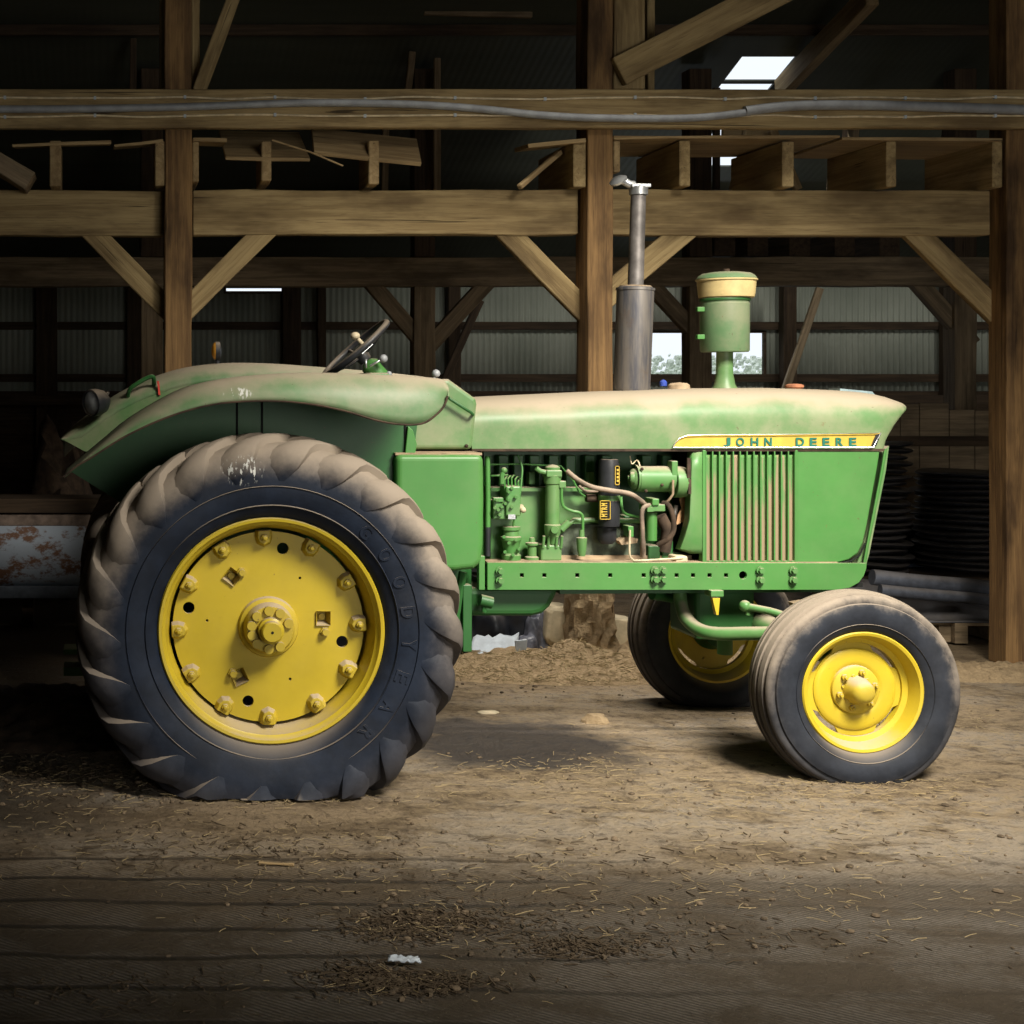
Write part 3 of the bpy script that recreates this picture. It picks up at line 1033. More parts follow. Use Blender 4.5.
def front_wheel(cy, side):
    R0 = .455
    prof = [(-.085, .275), (-.102, .29), (-.116, .325), (-.121, .36), (-.118, .385), (-.112, .402), (-.103, .406), (-.104, .418), (-.100, .430), (-.092, .438), (-.083, .440), (-.080, .430), (-.066, .430), (-.062, .446), (-.034, .452), (-.030, .436), (-.016, .436), (-.012, .454)]
    prof = prof + [(-o, r) for o, r in prof[::-1]] + [(.06, .26), (-.06, .26)]
    tire, fn = wheel_tire('front_tire', FX, cy, FZ, side, prof, 0.0, M['tire_front'], TR, 96)
    mb = MB()
    for r, o in ((.312, .1115),):
        mb.lathe((FX, cy, FZ), (0, side, 0), [(o - .003, r - .003), (o + .003, r), (o - .003, r + .003)], 80, False, fn)
    mb.build('sidewall_ring', M['tire_front'], tire, origin=(FX, cy, FZ))
    f = cy + side * .085
    prof = [(.004, .276), (.010, .270), (.006, .258), (-.012, .25), (-.03, .243), (-.055, .236), (-.065, .215), (-.1, .212), (-.11, .235), (-.14, .243), (-.165, .252), (-.178, .262), (-.176, .276), (-.16, .27), (-.1, .25), (-.02, .262)]
    rim = MB().lathe((FX, f, FZ), (0, side, 0), prof, 80, True).build('front_rim', M['yellow'], TR, origin=(FX, f, FZ))
    dy = f - side * .075
    # dished disc with scalloped notches at its edge
    outl = []
    for i in range(144):
        a = 2 * math.pi * i / 144
        rr = .213
        for c0 in (48, 138, 228, 318):
            dd = abs((math.degrees(a) - c0 + 180) % 360 - 180)
            if dd < 22: rr -= .02 * min(1, (22 - dd) / 6)
        outl.append((FX + rr * math.cos(a), FZ + rr * math.sin(a)))
    loops = [outl] + [circ(FX + .155 * math.cos(R(a)), FZ + .155 * math.sin(R(a)), .008, 10) for a in (77, 165, 350, 255)]
    disc = plate(MB(), loops, dy, .012).build('wheel_disc', M['yellow'], TR, origin=(FX, dy, FZ), bevel=.003)
    o_ = Vector((0, side, 0)); c = Vector((FX, dy, FZ))
    MB().lathe(c, o_, [(.004, .188), (.010, .18), (.0115, .165), (.011, .13), (.0085, .118), (.004, .11)], 64).build('pressed_ring', M['yellow'], disc)
    hub = MB().lathe(c, o_, [(.0, .112), (.018, .108), (.024, .098), (.026, .066), (.045, .062), (.06, .056), (.085, .052), (.1, .042), (.108, .024), (.11, 0)], 40).build('wheel_hub', M['yellow_hub'], TR, origin=c)
    for k in range(6):
        t = R(15 + 60 * k)
        p = c + Vector((math.cos(t), 0, math.sin(t))) * .083
        MB().cyl(p + o_ * .02, p + o_ * .042, .015, .014, 6).cyl(p + o_ * .04, p + o_ * .054, .008, .007, 8).build('hub_bolt', M['yellow_hub'], hub)
    for k in range(6):
        t = R(45 + 60 * k)
        p = c + Vector((math.cos(t), 0, math.sin(t))) * .066
        MB().cyl(p + o_ * .02, p + o_ * .034, .008, .008, 6).build('cap_screw', M['yellow_hub'], hub)
    # rear side of the hub, visible from inside
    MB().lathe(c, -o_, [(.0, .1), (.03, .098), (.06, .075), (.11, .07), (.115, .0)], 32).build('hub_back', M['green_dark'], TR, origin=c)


front_wheel(6.605, -1)
front_wheel(8.135, 1)

# ---- hood
HW = DM - DF
zb = Z(450, DF)
top_tab = [(472, 398), (520, 395.7), (620, 391.3), (720, 388.3), (790, 387.8), (850, 389.5), (880, 391.5)]


def hood_section(px, zt_, w, xf=None, n=15, bulge=0):
    row = []
    zs = zb + (zt_ - zb) * .42
    half = []
    half.append((w, zb))
    half.append((w, zb + (zs - zb) * .5))
    for i in range(n):
        t = math.pi / 2 * i / (n - 1)
        half.append((w * math.cos(t) ** .55, zs + (zt_ - zs) * math.sin(t) ** .9))
    full = [(-a, z) for a, z in half] + [(a, z) for a, z in half[::-1][1:]]
    for a, z in full:
        x = xf(z) if xf else X(px, DF)
        row.append(Vector((x + bulge * (1 - (a / w) ** 2), DM + a, z)))
    return row


def xfront(s):
    def g(z):
        tab = [(Z(450, DF), 885), (Z(440, DF), 888), (Z(428, DF), 895), (Z(417, DF), 902), (Z(410, DF), 906), (Z(405, DF), 905), (Z(399, DF), 897)]
        px = interp(tab, z)
        return X(880 + (px - 880) * s, DF)
    return g


rows = []
for px in [472, 490, 520, 560, 600, 640, 680, 720, 760, 790, 815, 840, 860, 873]:
    rows.append(hood_section(px, Z(interp(top_tab, px), DM), HW))
for s, yt, w in ((.15, 392.2, HW), (.4, 393.8, HW * .99), (.65, 396, HW * .98), (.85, 399, HW * .965), (.95, 401.5, HW * .95), (1.0, 404.5, HW * .92)):
    rows.append(hood_section(0, Z(yt, DM), w, xfront(s), bulge=.13 * s))
mb = MB().grid(rows)
mb.add(rows[-1], [tuple(range(len(rows[-1])))])
hood = mb.build('hood', M['green'], TR)
# the rolled lower edge of the hood
MB().box(X(472, DF), X(884, DF), DF - .004, DF + .02, zb - .006, zb + .006).build('hood_seam', M['brown_dark'], hood)
# name strip
yd = DF - .006
D_ = DF - .01
sp = [(673, 447.5), (675.5, 442.5), (680, 438), (687, 435.6), (700, 435), (780, 434.5), (877, 433.2), (881, 432.6), (873, 447.5)]
mb = plate(MB(), [[(X(a, D_), Z(b, D_)) for a, b in sp]], yd, .008)
strip = mb.build('name_strip', M['yellow_flat'], TR, bevel=.001)
mb = MB()
tr = [P(a, b, D_ - .006) for a, b in sp]
mb.tube(tr + [tr[0]], .0022, 6)
mb.build('chrome_border', M['chrome'], strip)
MB().prism([(X(a, D_), Z(b, D_)) for a, b in ((876, 434.5), (880.5, 433.5), (876, 445.5), (871, 446.5))], yd - .009, yd).build('end_clip', M['black'], strip)
D2 = yd - .0045
for ch, a, b in (('J', 250, 278), ('O', 300, 332), ('H', 357, 388), ('N', 411, 441), ('D', 535, 568), ('E', 590, 618), ('E', 640, 668), ('R', 692, 722), ('E', 745, 774)):
    x0, x1 = 660 + a / 3.938, 660 + b / 3.938
    mb = MB()
    letter(mb, ch, X(x0, D2), X(x1, D2), Z(446.2, D2), Z(437.6, D2), D2, .0006, .03)
    mb.build('name_letter', M['letter'], strip)

# side panel under the strip
def poly(pts, D): return [(X(a, D), Z(b, D)) for a, b in pts]


panel = MB().prism(poly([(797, 451), (880, 451), (877, 470), (872, 497), (867, 525), (863, 543), (858, 553), (849, 559.5), (838, 562.5), (797, 563)], DF), DF, DF + .04)
panel = panel.build('side_panel', M['green_clean'], TR, bevel=.006)
MB().tube([P(700, 563.5, DF), P(838, 563.5, DF), P(851, 561, DF), P(860, 555, DF), P(865, 543, DF)], .004, 6).build('panel_edge', M['gap'], panel)
MB().prism(poly([(882, 452), (889, 446), (886, 470), (877, 515), (869, 555), (865, 568), (855, 568), (862, 550), (870, 520), (878, 480)], DF + .03), DF + .03, DM + HW - .03).build('grille_frame', M['green'], TR)
MB().tube([P(885.5, 449, DF + .005), P(882, 470, DF + .005), P(874, 512, DF + .005), P(867.5, 545, DF + .005), P(864.5, 562, DF + .005)], .0075, 6).build('grille_edge', M['green_clean'], TR)
# far side panel
MB().prism(poly([(702, 451), (880, 451), (867, 527), (858, 556), (840, 562.5), (702, 563)], DF), DM + HW - .03, DM + HW).build('side_panel', M['green_clean'], TR, bevel=.006)
# louvered screen
fr = MB()
fr.box(X(702, DF), X(705.2, DF), DF - .008, DF + .03, Z(563, DF), zb).box(X(794.6, DF), X(797, DF), DF - .008, DF + .03, Z(563, DF), zb)
fr.box(X(702, DF), X(797, DF), DF - .006, DF + .03, Z(563, DF), Z(560.5, DF))
frame = fr.build('screen_frame', M['green_clean'], TR, bevel=.002)
MB().box(X(704, DF), X(796, DF), DF + .018, DF + .03, Z(562, DF), zb - .008).build('screen_backing', M['gap'], frame)
for k in range(13):
    px = 705.2 + 89.4 / 13 * (k + .5)
    x = X(px, DF); w = 89.4 / 13 * DF / F
    mb = MB()
    rows = []
    for z in (Z(560.5, DF), Z(500, DF), Z(457.5, DF), Z(455, DF)):
        s = .35 if z > Z(456, DF) else 1
        rows.append([Vector((x - w * .5, DF + .016, z)), Vector((x - w * .40, DF + .012 - .02 * s, z)), Vector((x - w * .05, DF + .012 - .022 * s, z)), Vector((x + w * .32, DF + .010, z)), Vector((x + w * .5, DF + .016, z))])
    mb.grid(rows, False)
    mb.build('louver', M['louver'], frame)
for k in range(14):
    x = X(705.2 + 89.4 / 13 * k, DF)
    MB().box(x - .003, x + .003, DF - .008, DF + .018, Z(561, DF), zb - .006).build('louver_rib', M['green_clean'], frame)

# ---- frame rail
D_ = 7.02
oct_ = [(488, 563), (560, 563), (700, 563), (868, 563.5), (867.5, 569), (865, 576), (860, 583), (851, 588), (838, 590), (700, 590), (488, 590)]
loops = [poly(oct_, D_)]
for px in (522.5, 545, 578, 611, 644.5, 677.5, 694, 710.5, 727):
    s = 1.9
    loops.append(poly([(px - s, 577.5), (px - s, 573.7), (px + s, 573.7), (px + s, 577.5)], D_))
loops.append(circ(X(744, D_), Z(575.5, D_), .019, 18))
rail = plate(MB(), loops, D_ + .01, .02)
rail = rail.build('frame_rail', M['green_clean'], TR, bevel=.002)
MB().box(X(489, D_), X(866, D_), D_ + .03, DM * 2 - D_ - .1, Z(588, D_), Z(584, D_)).build('rail_core', M['gap'], rail)
MB().box(X(489, D_), X(840, D_), D_ + .021, D_ + .14, Z(565.5, D_), Z(562.5, D_)).build('rail_top_flange', M['dustbrown'], rail)
MB().box(X(489, D_), X(840, D_), D_ + .07, D_ + .075, Z(589, D_), Z(565, D_)).build('rail_web', M['gap'], rail)
for (a, b) in ((500, 571), (500, 580.5), (655, 570.5), (663, 570.5), (655, 579.5), (663, 579.5), (760.5, 570.5), (760.5, 580), (793.5, 570.5), (793.5, 580)):
    p = P(a, b, D_)
    MB().cyl(p, p + Vector((0, -.006, 0)), .021, .021, 16).cyl(p + Vector((0, -.004, 0)), p + Vector((0, -.022, 0)), .015, .014, 6).build('rail_bolt', M['green_engine'], rail)
plate(MB(), [poly(oct_, D_)], DM * 2 - D_, .02).build('frame_rail', M['green_clean'], TR)
# small bracket at the rear end of the rail
MB().box(X(479, 7.0), X(485, 7.0), 7.0, 7.04, Z(590, 7), Z(556, 7)).build('rail_bracket', M['green_clean'], TR, bevel=.003)

# ---- cowl
cw = MB().prism(poly([(441, 379), (449, 379), (476, 398.5), (477.5, 404), (472.5, 449.5), (412, 449.5), (409, 432), (412, 415)], DF - .02), DF - .02, 2 * DM - DF + .02)
cowl = cw.build('cowl', M['green'], TR, bevel=.02, seg=3)
h = [P(448.5, 397, DF - .03), P(448.5, 397.5, DF - .055), P(450, 399, DF - .06), P(471, 412.5, DF - .06), P(473, 414.5, DF - .055), P(473, 414.5, DF - .02)]
MB().tube(h, .0075, 8).build('grab_handle', M['green_dark'], cowl)
MB().ball(P(466.5, 446, DF - .025), .009).build('screw', M['brown_dark'], cowl)
MB().prism(poly([(398, 452), (482, 452), (482, 458), (398, 458)], DF), DF + .01, DM + .3).build('cowl_base', M['gap'], cowl)
# battery box
rows = []
outline = [(396, 454.5), (484, 454.5), (484.8, 500), (484, 545), (482, 564), (474, 569.5), (455, 571.5), (396, 571.5)]
bb = MB().prism(poly(outline, 6.86), 6.86, DF + .12)
bbx = bb.build('battery_box', M['green_clean'], TR, bevel=.03, seg=5)
MB().box(X(397, 6.85), X(484, 6.85), 6.885, DF + .1, Z(455.5, 6.85), Z(453.2, 6.85)).build('box_lid', M['dustbrown'], bbx)
MB().prism(poly([(408, 426), (413, 430), (417, 444), (415, 456), (405, 456)], 6.9), 6.9, 6.98).build('fender_bracket', M['green_clean'], TR, bevel=.004)

# ---- fenders
lip_pts = [(63.6, 477), (77, 466), (91.6, 457.5), (126, 436), (169, 416.7), (212, 404.7), (255, 401), (298, 402.5), (341, 410), (375, 420), (401, 424.5), (422.5, 423.5), (436, 415), (444, 406), (447.5, 396)]
top_pts = [(64.5, 474), (79, 462), (100, 444.6), (126, 423), (156, 404), (190, 387), (225, 378.5), (255, 375), (298, 372.5), (341, 373), (384, 374.8), (410, 376), (435, 378), (443, 380), (447.5, 385)]


def fender(side, lift, lip, top, name_far):
    n = 60
    La = smooth_curve([(a, 0, b) for a, b in lip], n)
    Ta = smooth_curve([(a, 0, b) for a, b in top], n)
    yo, yc, yi = 6.30, 6.42, 6.93
    rows = []
    for a, b in zip(La, Ta):
        pl = P(a.x, a.z, yo); pt = P(b.x, b.z, yc)
        ring = []
        for k in range(9):
            t = k / 8
            e = math.sin(t * math.pi / 2)
            ring.append(Vector((pl.x + (pt.x - pl.x) * t, yo + (yc - yo) * (1 - math.cos(t * math.pi / 2) ** 1.0), pl.z + (pt.z - pl.z) * e)))
        for t in (.33, .66, 1):
            ring.append(Vector((pt.x, yc + (yi - yc) * t, pt.z - .004 * t)))
        rows.append(ring)
    if side == 1:
        rows = [[Vector((v.x, 2 * DM - v.y, v.z + lift)) for v in r] for r in rows]
    mb = MB().grid(rows)
    fd = mb.build('fender', M['green_fender'], TR, thick=.006, off=-1)
    # inner wall
    yy = yi if side == -1 else 2 * DM - yi
    ring = [rows[i][-1] for i in range(n)]
    outl = [(v.x, v.z - .004) for v in ring if v.x < X(430, yi)]
    yr = yi
    low = [(410, 482), (380, 560), (330, 600), (270, 600), (220, 600), (170, 540), (117, 500)]
    outl += poly(low, yr)
    wall = MB().prism(outl, yy - .004, yy + .004)
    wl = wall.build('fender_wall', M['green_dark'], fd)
    for px in (237, 262, 405):
        MB().box(X(px, yi) - .004, X(px, yi) + .004, yy - .012, yy, Z(470, yi), Z(390 if px < 300 else 425, yi)).build('wall_seam', M['gap'], fd)
    # under-fender rib
    return fd


f1 = fender(-1, 0, lip_pts, top_pts, '')
# rolled rim of the near fender
n = 60
La = smooth_curve([(a, 0, b) for a, b in lip_pts], n)
MB().tube([P(a.x, a.z, 6.298) for a in La], .005, 6).build('rolled_edge', M['brown_dark'], f1)
far_top = [(62, 437), (74, 425), (96, 408), (120, 392), (150, 378), (185, 367.5), (225, 363), (270, 363.5), (320, 367), (370, 371), (400, 374), (425, 377), (435, 380), (440, 384), (444, 390)]
far_lip = [(a, b + 26 if 0 < i < 14 else b + 4) for i, (a, b) in enumerate(far_top)]


def far_fender():
    n = 60
    Ta = smooth_curve([(a, 0, b) for a, b in far_top], n)
    yi, yc, yo = 7.80, 8.02, 8.46
    rows = []
    for i, b in enumerate(Ta):
        p = P(b.x, b.z, yc)
        ring = []
        for k in range(7):
            t = k / 6
            dr = .10 * min(1, i / 6)
            ring.append(Vector((p.x + .0 * t, yi + (yc - yi) * (1 - math.cos(t * math.pi / 2)), p.z - dr * (1 - math.sin(t * math.pi / 2)))))
        for t in (.35, .7, 1):
            ring.append(Vector((p.x, yc + (yo - yc) * t, p.z - .13 * t ** 3)))
        rows.append(ring)
    fd = MB().grid(rows).build('fender', M['green_fender'], TR, thick=.006, off=-1)
    outl = [(r[0].x, r[0].z) for r in rows if r[0].x < X(430, yi)]
    outl += poly([(400, 470), (370, 520), (300, 530), (200, 530), (130, 480), (92, 453), (84, 451)], yi)
    MB().prism(outl, yi, yi + .008).build('fender_wall', M['green'], fd)
    return fd


f2 = far_fender()
# grab handle, reflector tape and lamps on the far fender
hp = smooth_curve([P(128, 396, 7.83), P(130, 389, 7.8), P(138, 383, 7.79), P(147, 378, 7.79), P(152.5, 376.5, 7.79), P(154, 380, 7.8), P(154, 385, 7.83)], 20)
MB().tube(hp, .012, 8).build('grab_handle', M['green_dark'], f2)
MB().prism(poly([(157, 381), (159, 381), (160.5, 395), (158.5, 395)], 7.79), 7.785, 7.8).build('reflector_tape', M['orange'], f2)
lampc = P(95, 402.5, 7.75)
ax = Vector((-.75, -.62, -.12)).normalized()
hl = MB().lathe(lampc, ax, [(-.09, 0), (-.085, .03), (-.05, .062), (-.01, .074), (.03, .074), (.034, .066), (.02, .062)], 28).build('rear_lamp', M['black'], TR)
MB().lathe(lampc, ax, [(.022, .063), (.03, .05), (.036, .02), (.037, 0)], 28).build('lamp_lens', M['glass'], hl)
MB().tube([lampc - ax * .06, P(104, 398, 7.8), P(108, 393, 7.85)], .01, 6).build('lamp_bracket', M['black'], hl)
wl_ = P(217.5, 351, 8.02)
am = MB().lathe(wl_, (1, 0, 0), [(-.022, 0), (-.02, .03), (-.012, .052), (.012, .052), (.02, .03), (.022, 0)], 24)
am = am.build('warning_lamp', M['black'], TR)
MB().lathe(wl_, (-1, 0, 0), [(.013, .05), (.022, .044), (.032, .02), (.034, 0)], 24).build('lamp_lens', M['amber'], am)
MB().cyl(wl_ - Vector((0, 0, .05)), P(217.5, 366, 8.02), .012).build('lamp_stem', M['black'], am)

# ---- steering wheel, column, levers
swc = P(355.5, 349, DM)
dr = Vector((X(382, DM) - X(329, DM), 0, Z(326, DM) - Z(373, DM)))
un = dr.normalized()
Rw = .205
nrm_ = Vector((-un.z, 0, un.x))
ring = [swc + Rw * (math.cos(a) * un + math.sin(a) * Vector((0, 1, 0))) for a in [2 * math.pi * i / 48 for i in range(49)]]
sw = MB().tube(ring, .017, 10, False).build('steering_wheel', M['black'], TR)
hubp = swc - nrm_ * .05
for k in range(3):
    a = R(90 + 120 * k)
    e = swc + Rw * (math.cos(a) * un + math.sin(a) * Vector((0, 1, 0)))
    MB().tube([hubp, hubp.lerp(e, .5) - nrm_ * .01, e], .009, 8).build('spoke', M['black'], sw)
MB().lathe(hubp - nrm_ * .03, nrm_, [(0, 0), (0, .034), (.03, .04), (.045, .036), (.05, 0)], 20).build('wheel_boss', M['black'], sw)
kp = swc + un * .0 + nrm_ * .025 - Vector((0, .15, 0)) + un * .02
MB().cyl(kp - nrm_ * .03, kp + nrm_ * .02, .012, .01).ball(kp + nrm_ * .04, .024, .024, .02).build('spinner_knob', M['cream'], sw)
MB().obox(kp - nrm_ * .035, un * .07, Vector((0, .03, 0)), nrm_ * .03).build('knob_clamp', M['chrome'], sw)
col = MB().lathe(hubp - nrm_ * .4, nrm_, [(0, .05), (.22, .05), (.3, .046), (.34, .05), (.36, .03), (.37, 0)], 24).build('steering_column', M['green_clean'], TR)
MB().box(X(361, DM), X(384, DM), DM - .18, DM + .2, Z(430, DM), Z(373, DM)).build('dash_panel', M['green_engine'], TR, bevel=.02)
for (a, b), (c, d) in (((370, 366), (383.5, 358.5)), ((366, 368), (366, 359)), ((432, 384), (436, 373.5)), ((386, 380), (389, 374))):
    lv = MB().tube([P(a, b, DM - .1), P(c, d, DM - .1)], .006, 8).build('control_lever', M['chrome'], TR)
    if (c, d) != (366, 359):
        MB().ball(P(c, d, DM - .1), .021 if c != 389 else .015).build('lever_knob', M['conduit'], lv)
# seat (low between the fenders)
st = MB().box(AX - .02, AX + .42, DM - .25, DM + .25, 1.12, 1.22).build('seat_cushion', M['black'], TR, bevel=.04, seg=3)
MB().box(AX - .1, AX - .02, DM - .24, DM + .24, 1.18, 1.5).build('seat_backrest', M['black'], TR, bevel=.035, seg=3)
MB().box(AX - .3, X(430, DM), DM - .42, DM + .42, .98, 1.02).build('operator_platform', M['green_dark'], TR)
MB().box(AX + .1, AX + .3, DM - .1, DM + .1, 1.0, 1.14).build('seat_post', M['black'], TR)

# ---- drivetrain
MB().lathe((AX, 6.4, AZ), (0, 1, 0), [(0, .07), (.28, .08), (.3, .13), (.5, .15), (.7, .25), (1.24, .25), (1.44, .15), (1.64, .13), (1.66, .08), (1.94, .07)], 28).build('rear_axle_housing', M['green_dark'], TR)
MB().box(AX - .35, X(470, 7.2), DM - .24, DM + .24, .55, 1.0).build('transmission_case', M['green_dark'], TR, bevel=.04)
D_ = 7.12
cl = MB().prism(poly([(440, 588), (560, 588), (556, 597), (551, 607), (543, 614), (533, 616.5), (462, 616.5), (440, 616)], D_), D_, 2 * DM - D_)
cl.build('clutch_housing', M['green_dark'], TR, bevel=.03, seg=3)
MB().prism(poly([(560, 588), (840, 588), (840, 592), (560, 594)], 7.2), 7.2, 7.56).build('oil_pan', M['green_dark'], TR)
MB().box(X(463, 6.98), X(472, 6.98), 6.98, 7.04, Z(652, 6.98), Z(585, 6.98)).build('step_hanger', M['green_dark'], TR, bevel=.004)
MB().tube([P(463, 572, 7.0), P(458, 600, 7.0), P(452, 640, 7.0)], .022, 8).build('brake_rod', M['green_dark'], TR)
MB().tube([P(480, 600, 7.05), P(492, 603, 7.05)], .03, 10).tube([P(484, 596, 7.05), P(484, 612, 7.05)], .012, 8).build('clutch_linkage', M['green_dark'], TR)
hb = MB().box(X(64, 7.3), X(130, 7.3), 7.2, 7.36, Z(651, 7.3), Z(646, 7.3)).build('drawbar', M['green_clean'], TR, bevel=.003)
MB().box(X(64, 7.3), X(130, 7.3), 7.2, 7.36, Z(672, 7.3), Z(663.5, 7.3)).build('drawbar_lower', M['green_clean'], TR, bevel=.003)
MB().box(X(112, 7.3), AX, 7.27, 7.47, .48, .62).build('drawbar_carrier', M['green_dark'], TR)

# ---- front axle and steering
ax_ = MB().tube([(FX - .02, 6.78, FZ + .12), (FX - .12, 7.0, FZ + .17), (FX - .14, DM, FZ + .2), (FX - .12, 7.74, FZ + .17), (FX - .02, 7.95, FZ + .12)], [.045, .055, .07, .055, .045], 12)
axb = ax_.build('front_axle', M['green_engine'], TR)
for s, y0 in ((-1, 6.80), (1, 7.93)):
    MB().cyl((FX - .01, y0, FZ - .09), (FX - .01, y0, FZ + .26), .04, .04, 16).cyl((FX - .01, y0, FZ), (FX, y0 + s * .1, FZ), .035).build('spindle', M['green_engine'], axb)
MB().box(X(700, 7.15), X(760, 7.15), 7.2, 7.54, Z(640, 7.2), Z(590, 7.2)).build('axle_bracket', M['green_dark'], TR, bevel=.02)
bt = smooth_curve([P(680, 592, 7.3), P(681, 604, 7.28), P(686, 618, 7.2), P(698, 629, 7.1), P(715, 633.5, 7.02), P(745, 633.5, 6.95), P(790, 633, 6.85)], 30)
MB().tube(bt, .033, 12).build('steering_arm', M['green_engine'], TR)
MB().tube([P(744, 606, 6.98), P(770, 611, 6.92), P(800, 620, 6.85)], .018, 10).ball(P(745, 606, 6.98), .028).tube([P(748, 606, 6.98), P(748, 615, 6.98)], .012, 8).build('tie_rod', M['green_engine'], TR)
MB().tube([P(652, 594, 7.4), P(690, 600, 7.5), P(700, 594, 7.4)], .03, 10).build('steering_motor', M['green_dark'], TR)
MB().prism(poly([(712.5, 598), (720, 598), (718.5, 615), (716.5, 615)], 7.0), 7.0, 7.03).build('yellow_tag', M['yellow'], TR)
MB().box(X(711, 7.0), X(724, 7.0), 7.0, 7.08, Z(597, 7), Z(590.5, 7)).build('axle_stop', M['green_engine'], TR, bevel=.004)
MB().prism(poly([(793, 603), (812, 600), (812, 606), (795, 608)], 6.95), 6.95, 7.0).build('axle_pad', M['dustbrown'], TR)

# ---- muffler and exhaust
b0, b1 = P(631.5, 392, DM), P(635.5, 287, DM)
mf = MB().lathe(b0, (b1 - b0), [(0, 0), (0, .08), (.02, .089), ((b1 - b0).length * .98, .091), ((b1 - b0).length, .082), ((b1 - b0).length, 0)], 36).build('muffler', M['steel'], TR)
MB().lathe(b1, b1 - b0, [(-.004, .08), (.006, .077), (.008, .04)], 32).build('muffler_top', M['dustbrown'], mf)
MB().lathe(b1 - (b1 - b0).normalized() * .012, b1 - b0, [(-.006, .091), (-.006, .095), (.006, .095), (.006, .091)], 32).build('muffler_band', M['steel'], mf)
c0, c1 = P(635.5, 288, DM), P(638.5, 191, DM)
ep = MB().cyl(c0, c1, .039, .037, 28).build('exhaust_pipe', M['pipe'], TR)
MB().lathe(c1, c1 - c0, [(-.02, .038), (-.02, .046), (.02, .046), (.024, .038)], 24).build('pipe_clamp', M['chrome'], ep)
rc = MB()
rc.box(c1.x - .045, c1.x + .055, DM - .03, DM + .03, c1.z + .015, c1.z + .035)
rc.tube([c1 + Vector((-.02, 0, .03)), P(629, 184, DM), P(622, 180, DM)], .022, 8)
rcap = rc.build('rain_cap', M['chrome'], ep, bevel=.004)
a = P(622, 180, DM)
MB().lathe(a - Vector((.02, 0, .0)), Vector((-.55, -.35, .9)), [(-.012, 0), (-.012, .042), (.0, .046), (.012, .03), (.014, 0)], 24).build('cap_flap', M['chrome'], ep)

# ---- air cleaner
x = X(724.6, DM)
acs = MB().lathe((x, DM, Z(390, DM)), (0, 0, 1), [(0, .062), (.012, .06), (.03, .05), (.08, .041), (.2, .04)], 28).build('intake_stem', M['green'], TR)
MB().lathe((x, DM, Z(390, DM)), (0, 0, 1), [(-.01, .075), (.006, .072), (.012, .05)], 28).build('stem_boot', M['dustbrown'], acs)
z0, z1 = Z(352, DM), Z(298, DM)
acb = MB().lathe((x, DM, z0), (0, 0, 1), [(0, 0), (0, .112), (.008, .118), (z1 - z0 - .03, .119), (z1 - z0 - .028, .116), (z1 - z0, .116), (z1 - z0, 0)], 40).build('air_cleaner', M['green_faded'], TR)
MB().lathe((x, DM, z1 - .02), (0, 0, 1), [(0, .116), (.006, .123), (.016, .123), (.02, .116)], 40).build('cleaner_band', M['green_dark'], acb)
for zz in (Z(309.5, DM), Z(337, DM)):
    MB().box(x - .15, x - .11, DM - .03, DM + .0, zz - .012, zz + .012).build('latch', M['green_clean'], acb, bevel=.003)
xp = X(726.4, DM)
bowl = MB().lathe((xp, DM, Z(298, DM)), (0, 0, 1), [(0, 0), (0, .126), (.004, .133), (.02, .136), (.085, .141), (.088, .148), (.095, .148), (.095, 0)], 44).build('precleaner_bowl', M['tan'], TR)
lid = MB().lathe((xp, DM, Z(281, DM)), (0, 0, 1), [(0, .142), (.012, .144), (.026, .135), (.038, .115), (.045, .07), (.048, 0)], 44).build('precleaner_lid', M['green_faded'], bowl)
MB().cyl((xp, DM, Z(272.6, DM)), (xp, DM, Z(269, DM)), .016).build('wing_nut', M['brown_dark'], bowl)

# ---- caps on the hood
MB().lathe((X(679, DM), DM, Z(389, DM)), (0, 0, 1), [(0, .055), (.02, .052), (.03, .04), (.034, 0)], 24).build('filler_cap', M['dustbrown'], TR)
MB().lathe((X(671, DM), DM + .1, Z(386, DM)), (0, 0, 1), [(0, .018), (.02, .018), (.03, .01), (.034, 0)], 16).build('blue_cap', m_plain('blue_plastic', (.03, .06, .3), .5), TR)
MB().lathe((X(794.5, DM), DM, Z(389.5, DM)), (0, 0, 1), [(0, .03), (.012, .044), (.022, .044), (.028, .03), (.03, 0)], 24).build('radiator_cap', m_plain('rust_cap', (.3, .12, .06), .8), TR)
MB().prism([(X(834, DM), Z(391.5, DM)), (X(834, DM), Z(388.5, DM)), (X(866, DM), Z(391.5, DM)), (X(870, DM), Z(396, DM))], DM - .06, DM + .06).build('hood_plate', m_plain('pale_blue_paint', (.2, .27, .29), .6), TR)

# ---- engine bay
def EP(px, py, dy=0): return P(px, py, 7.14 + dy)


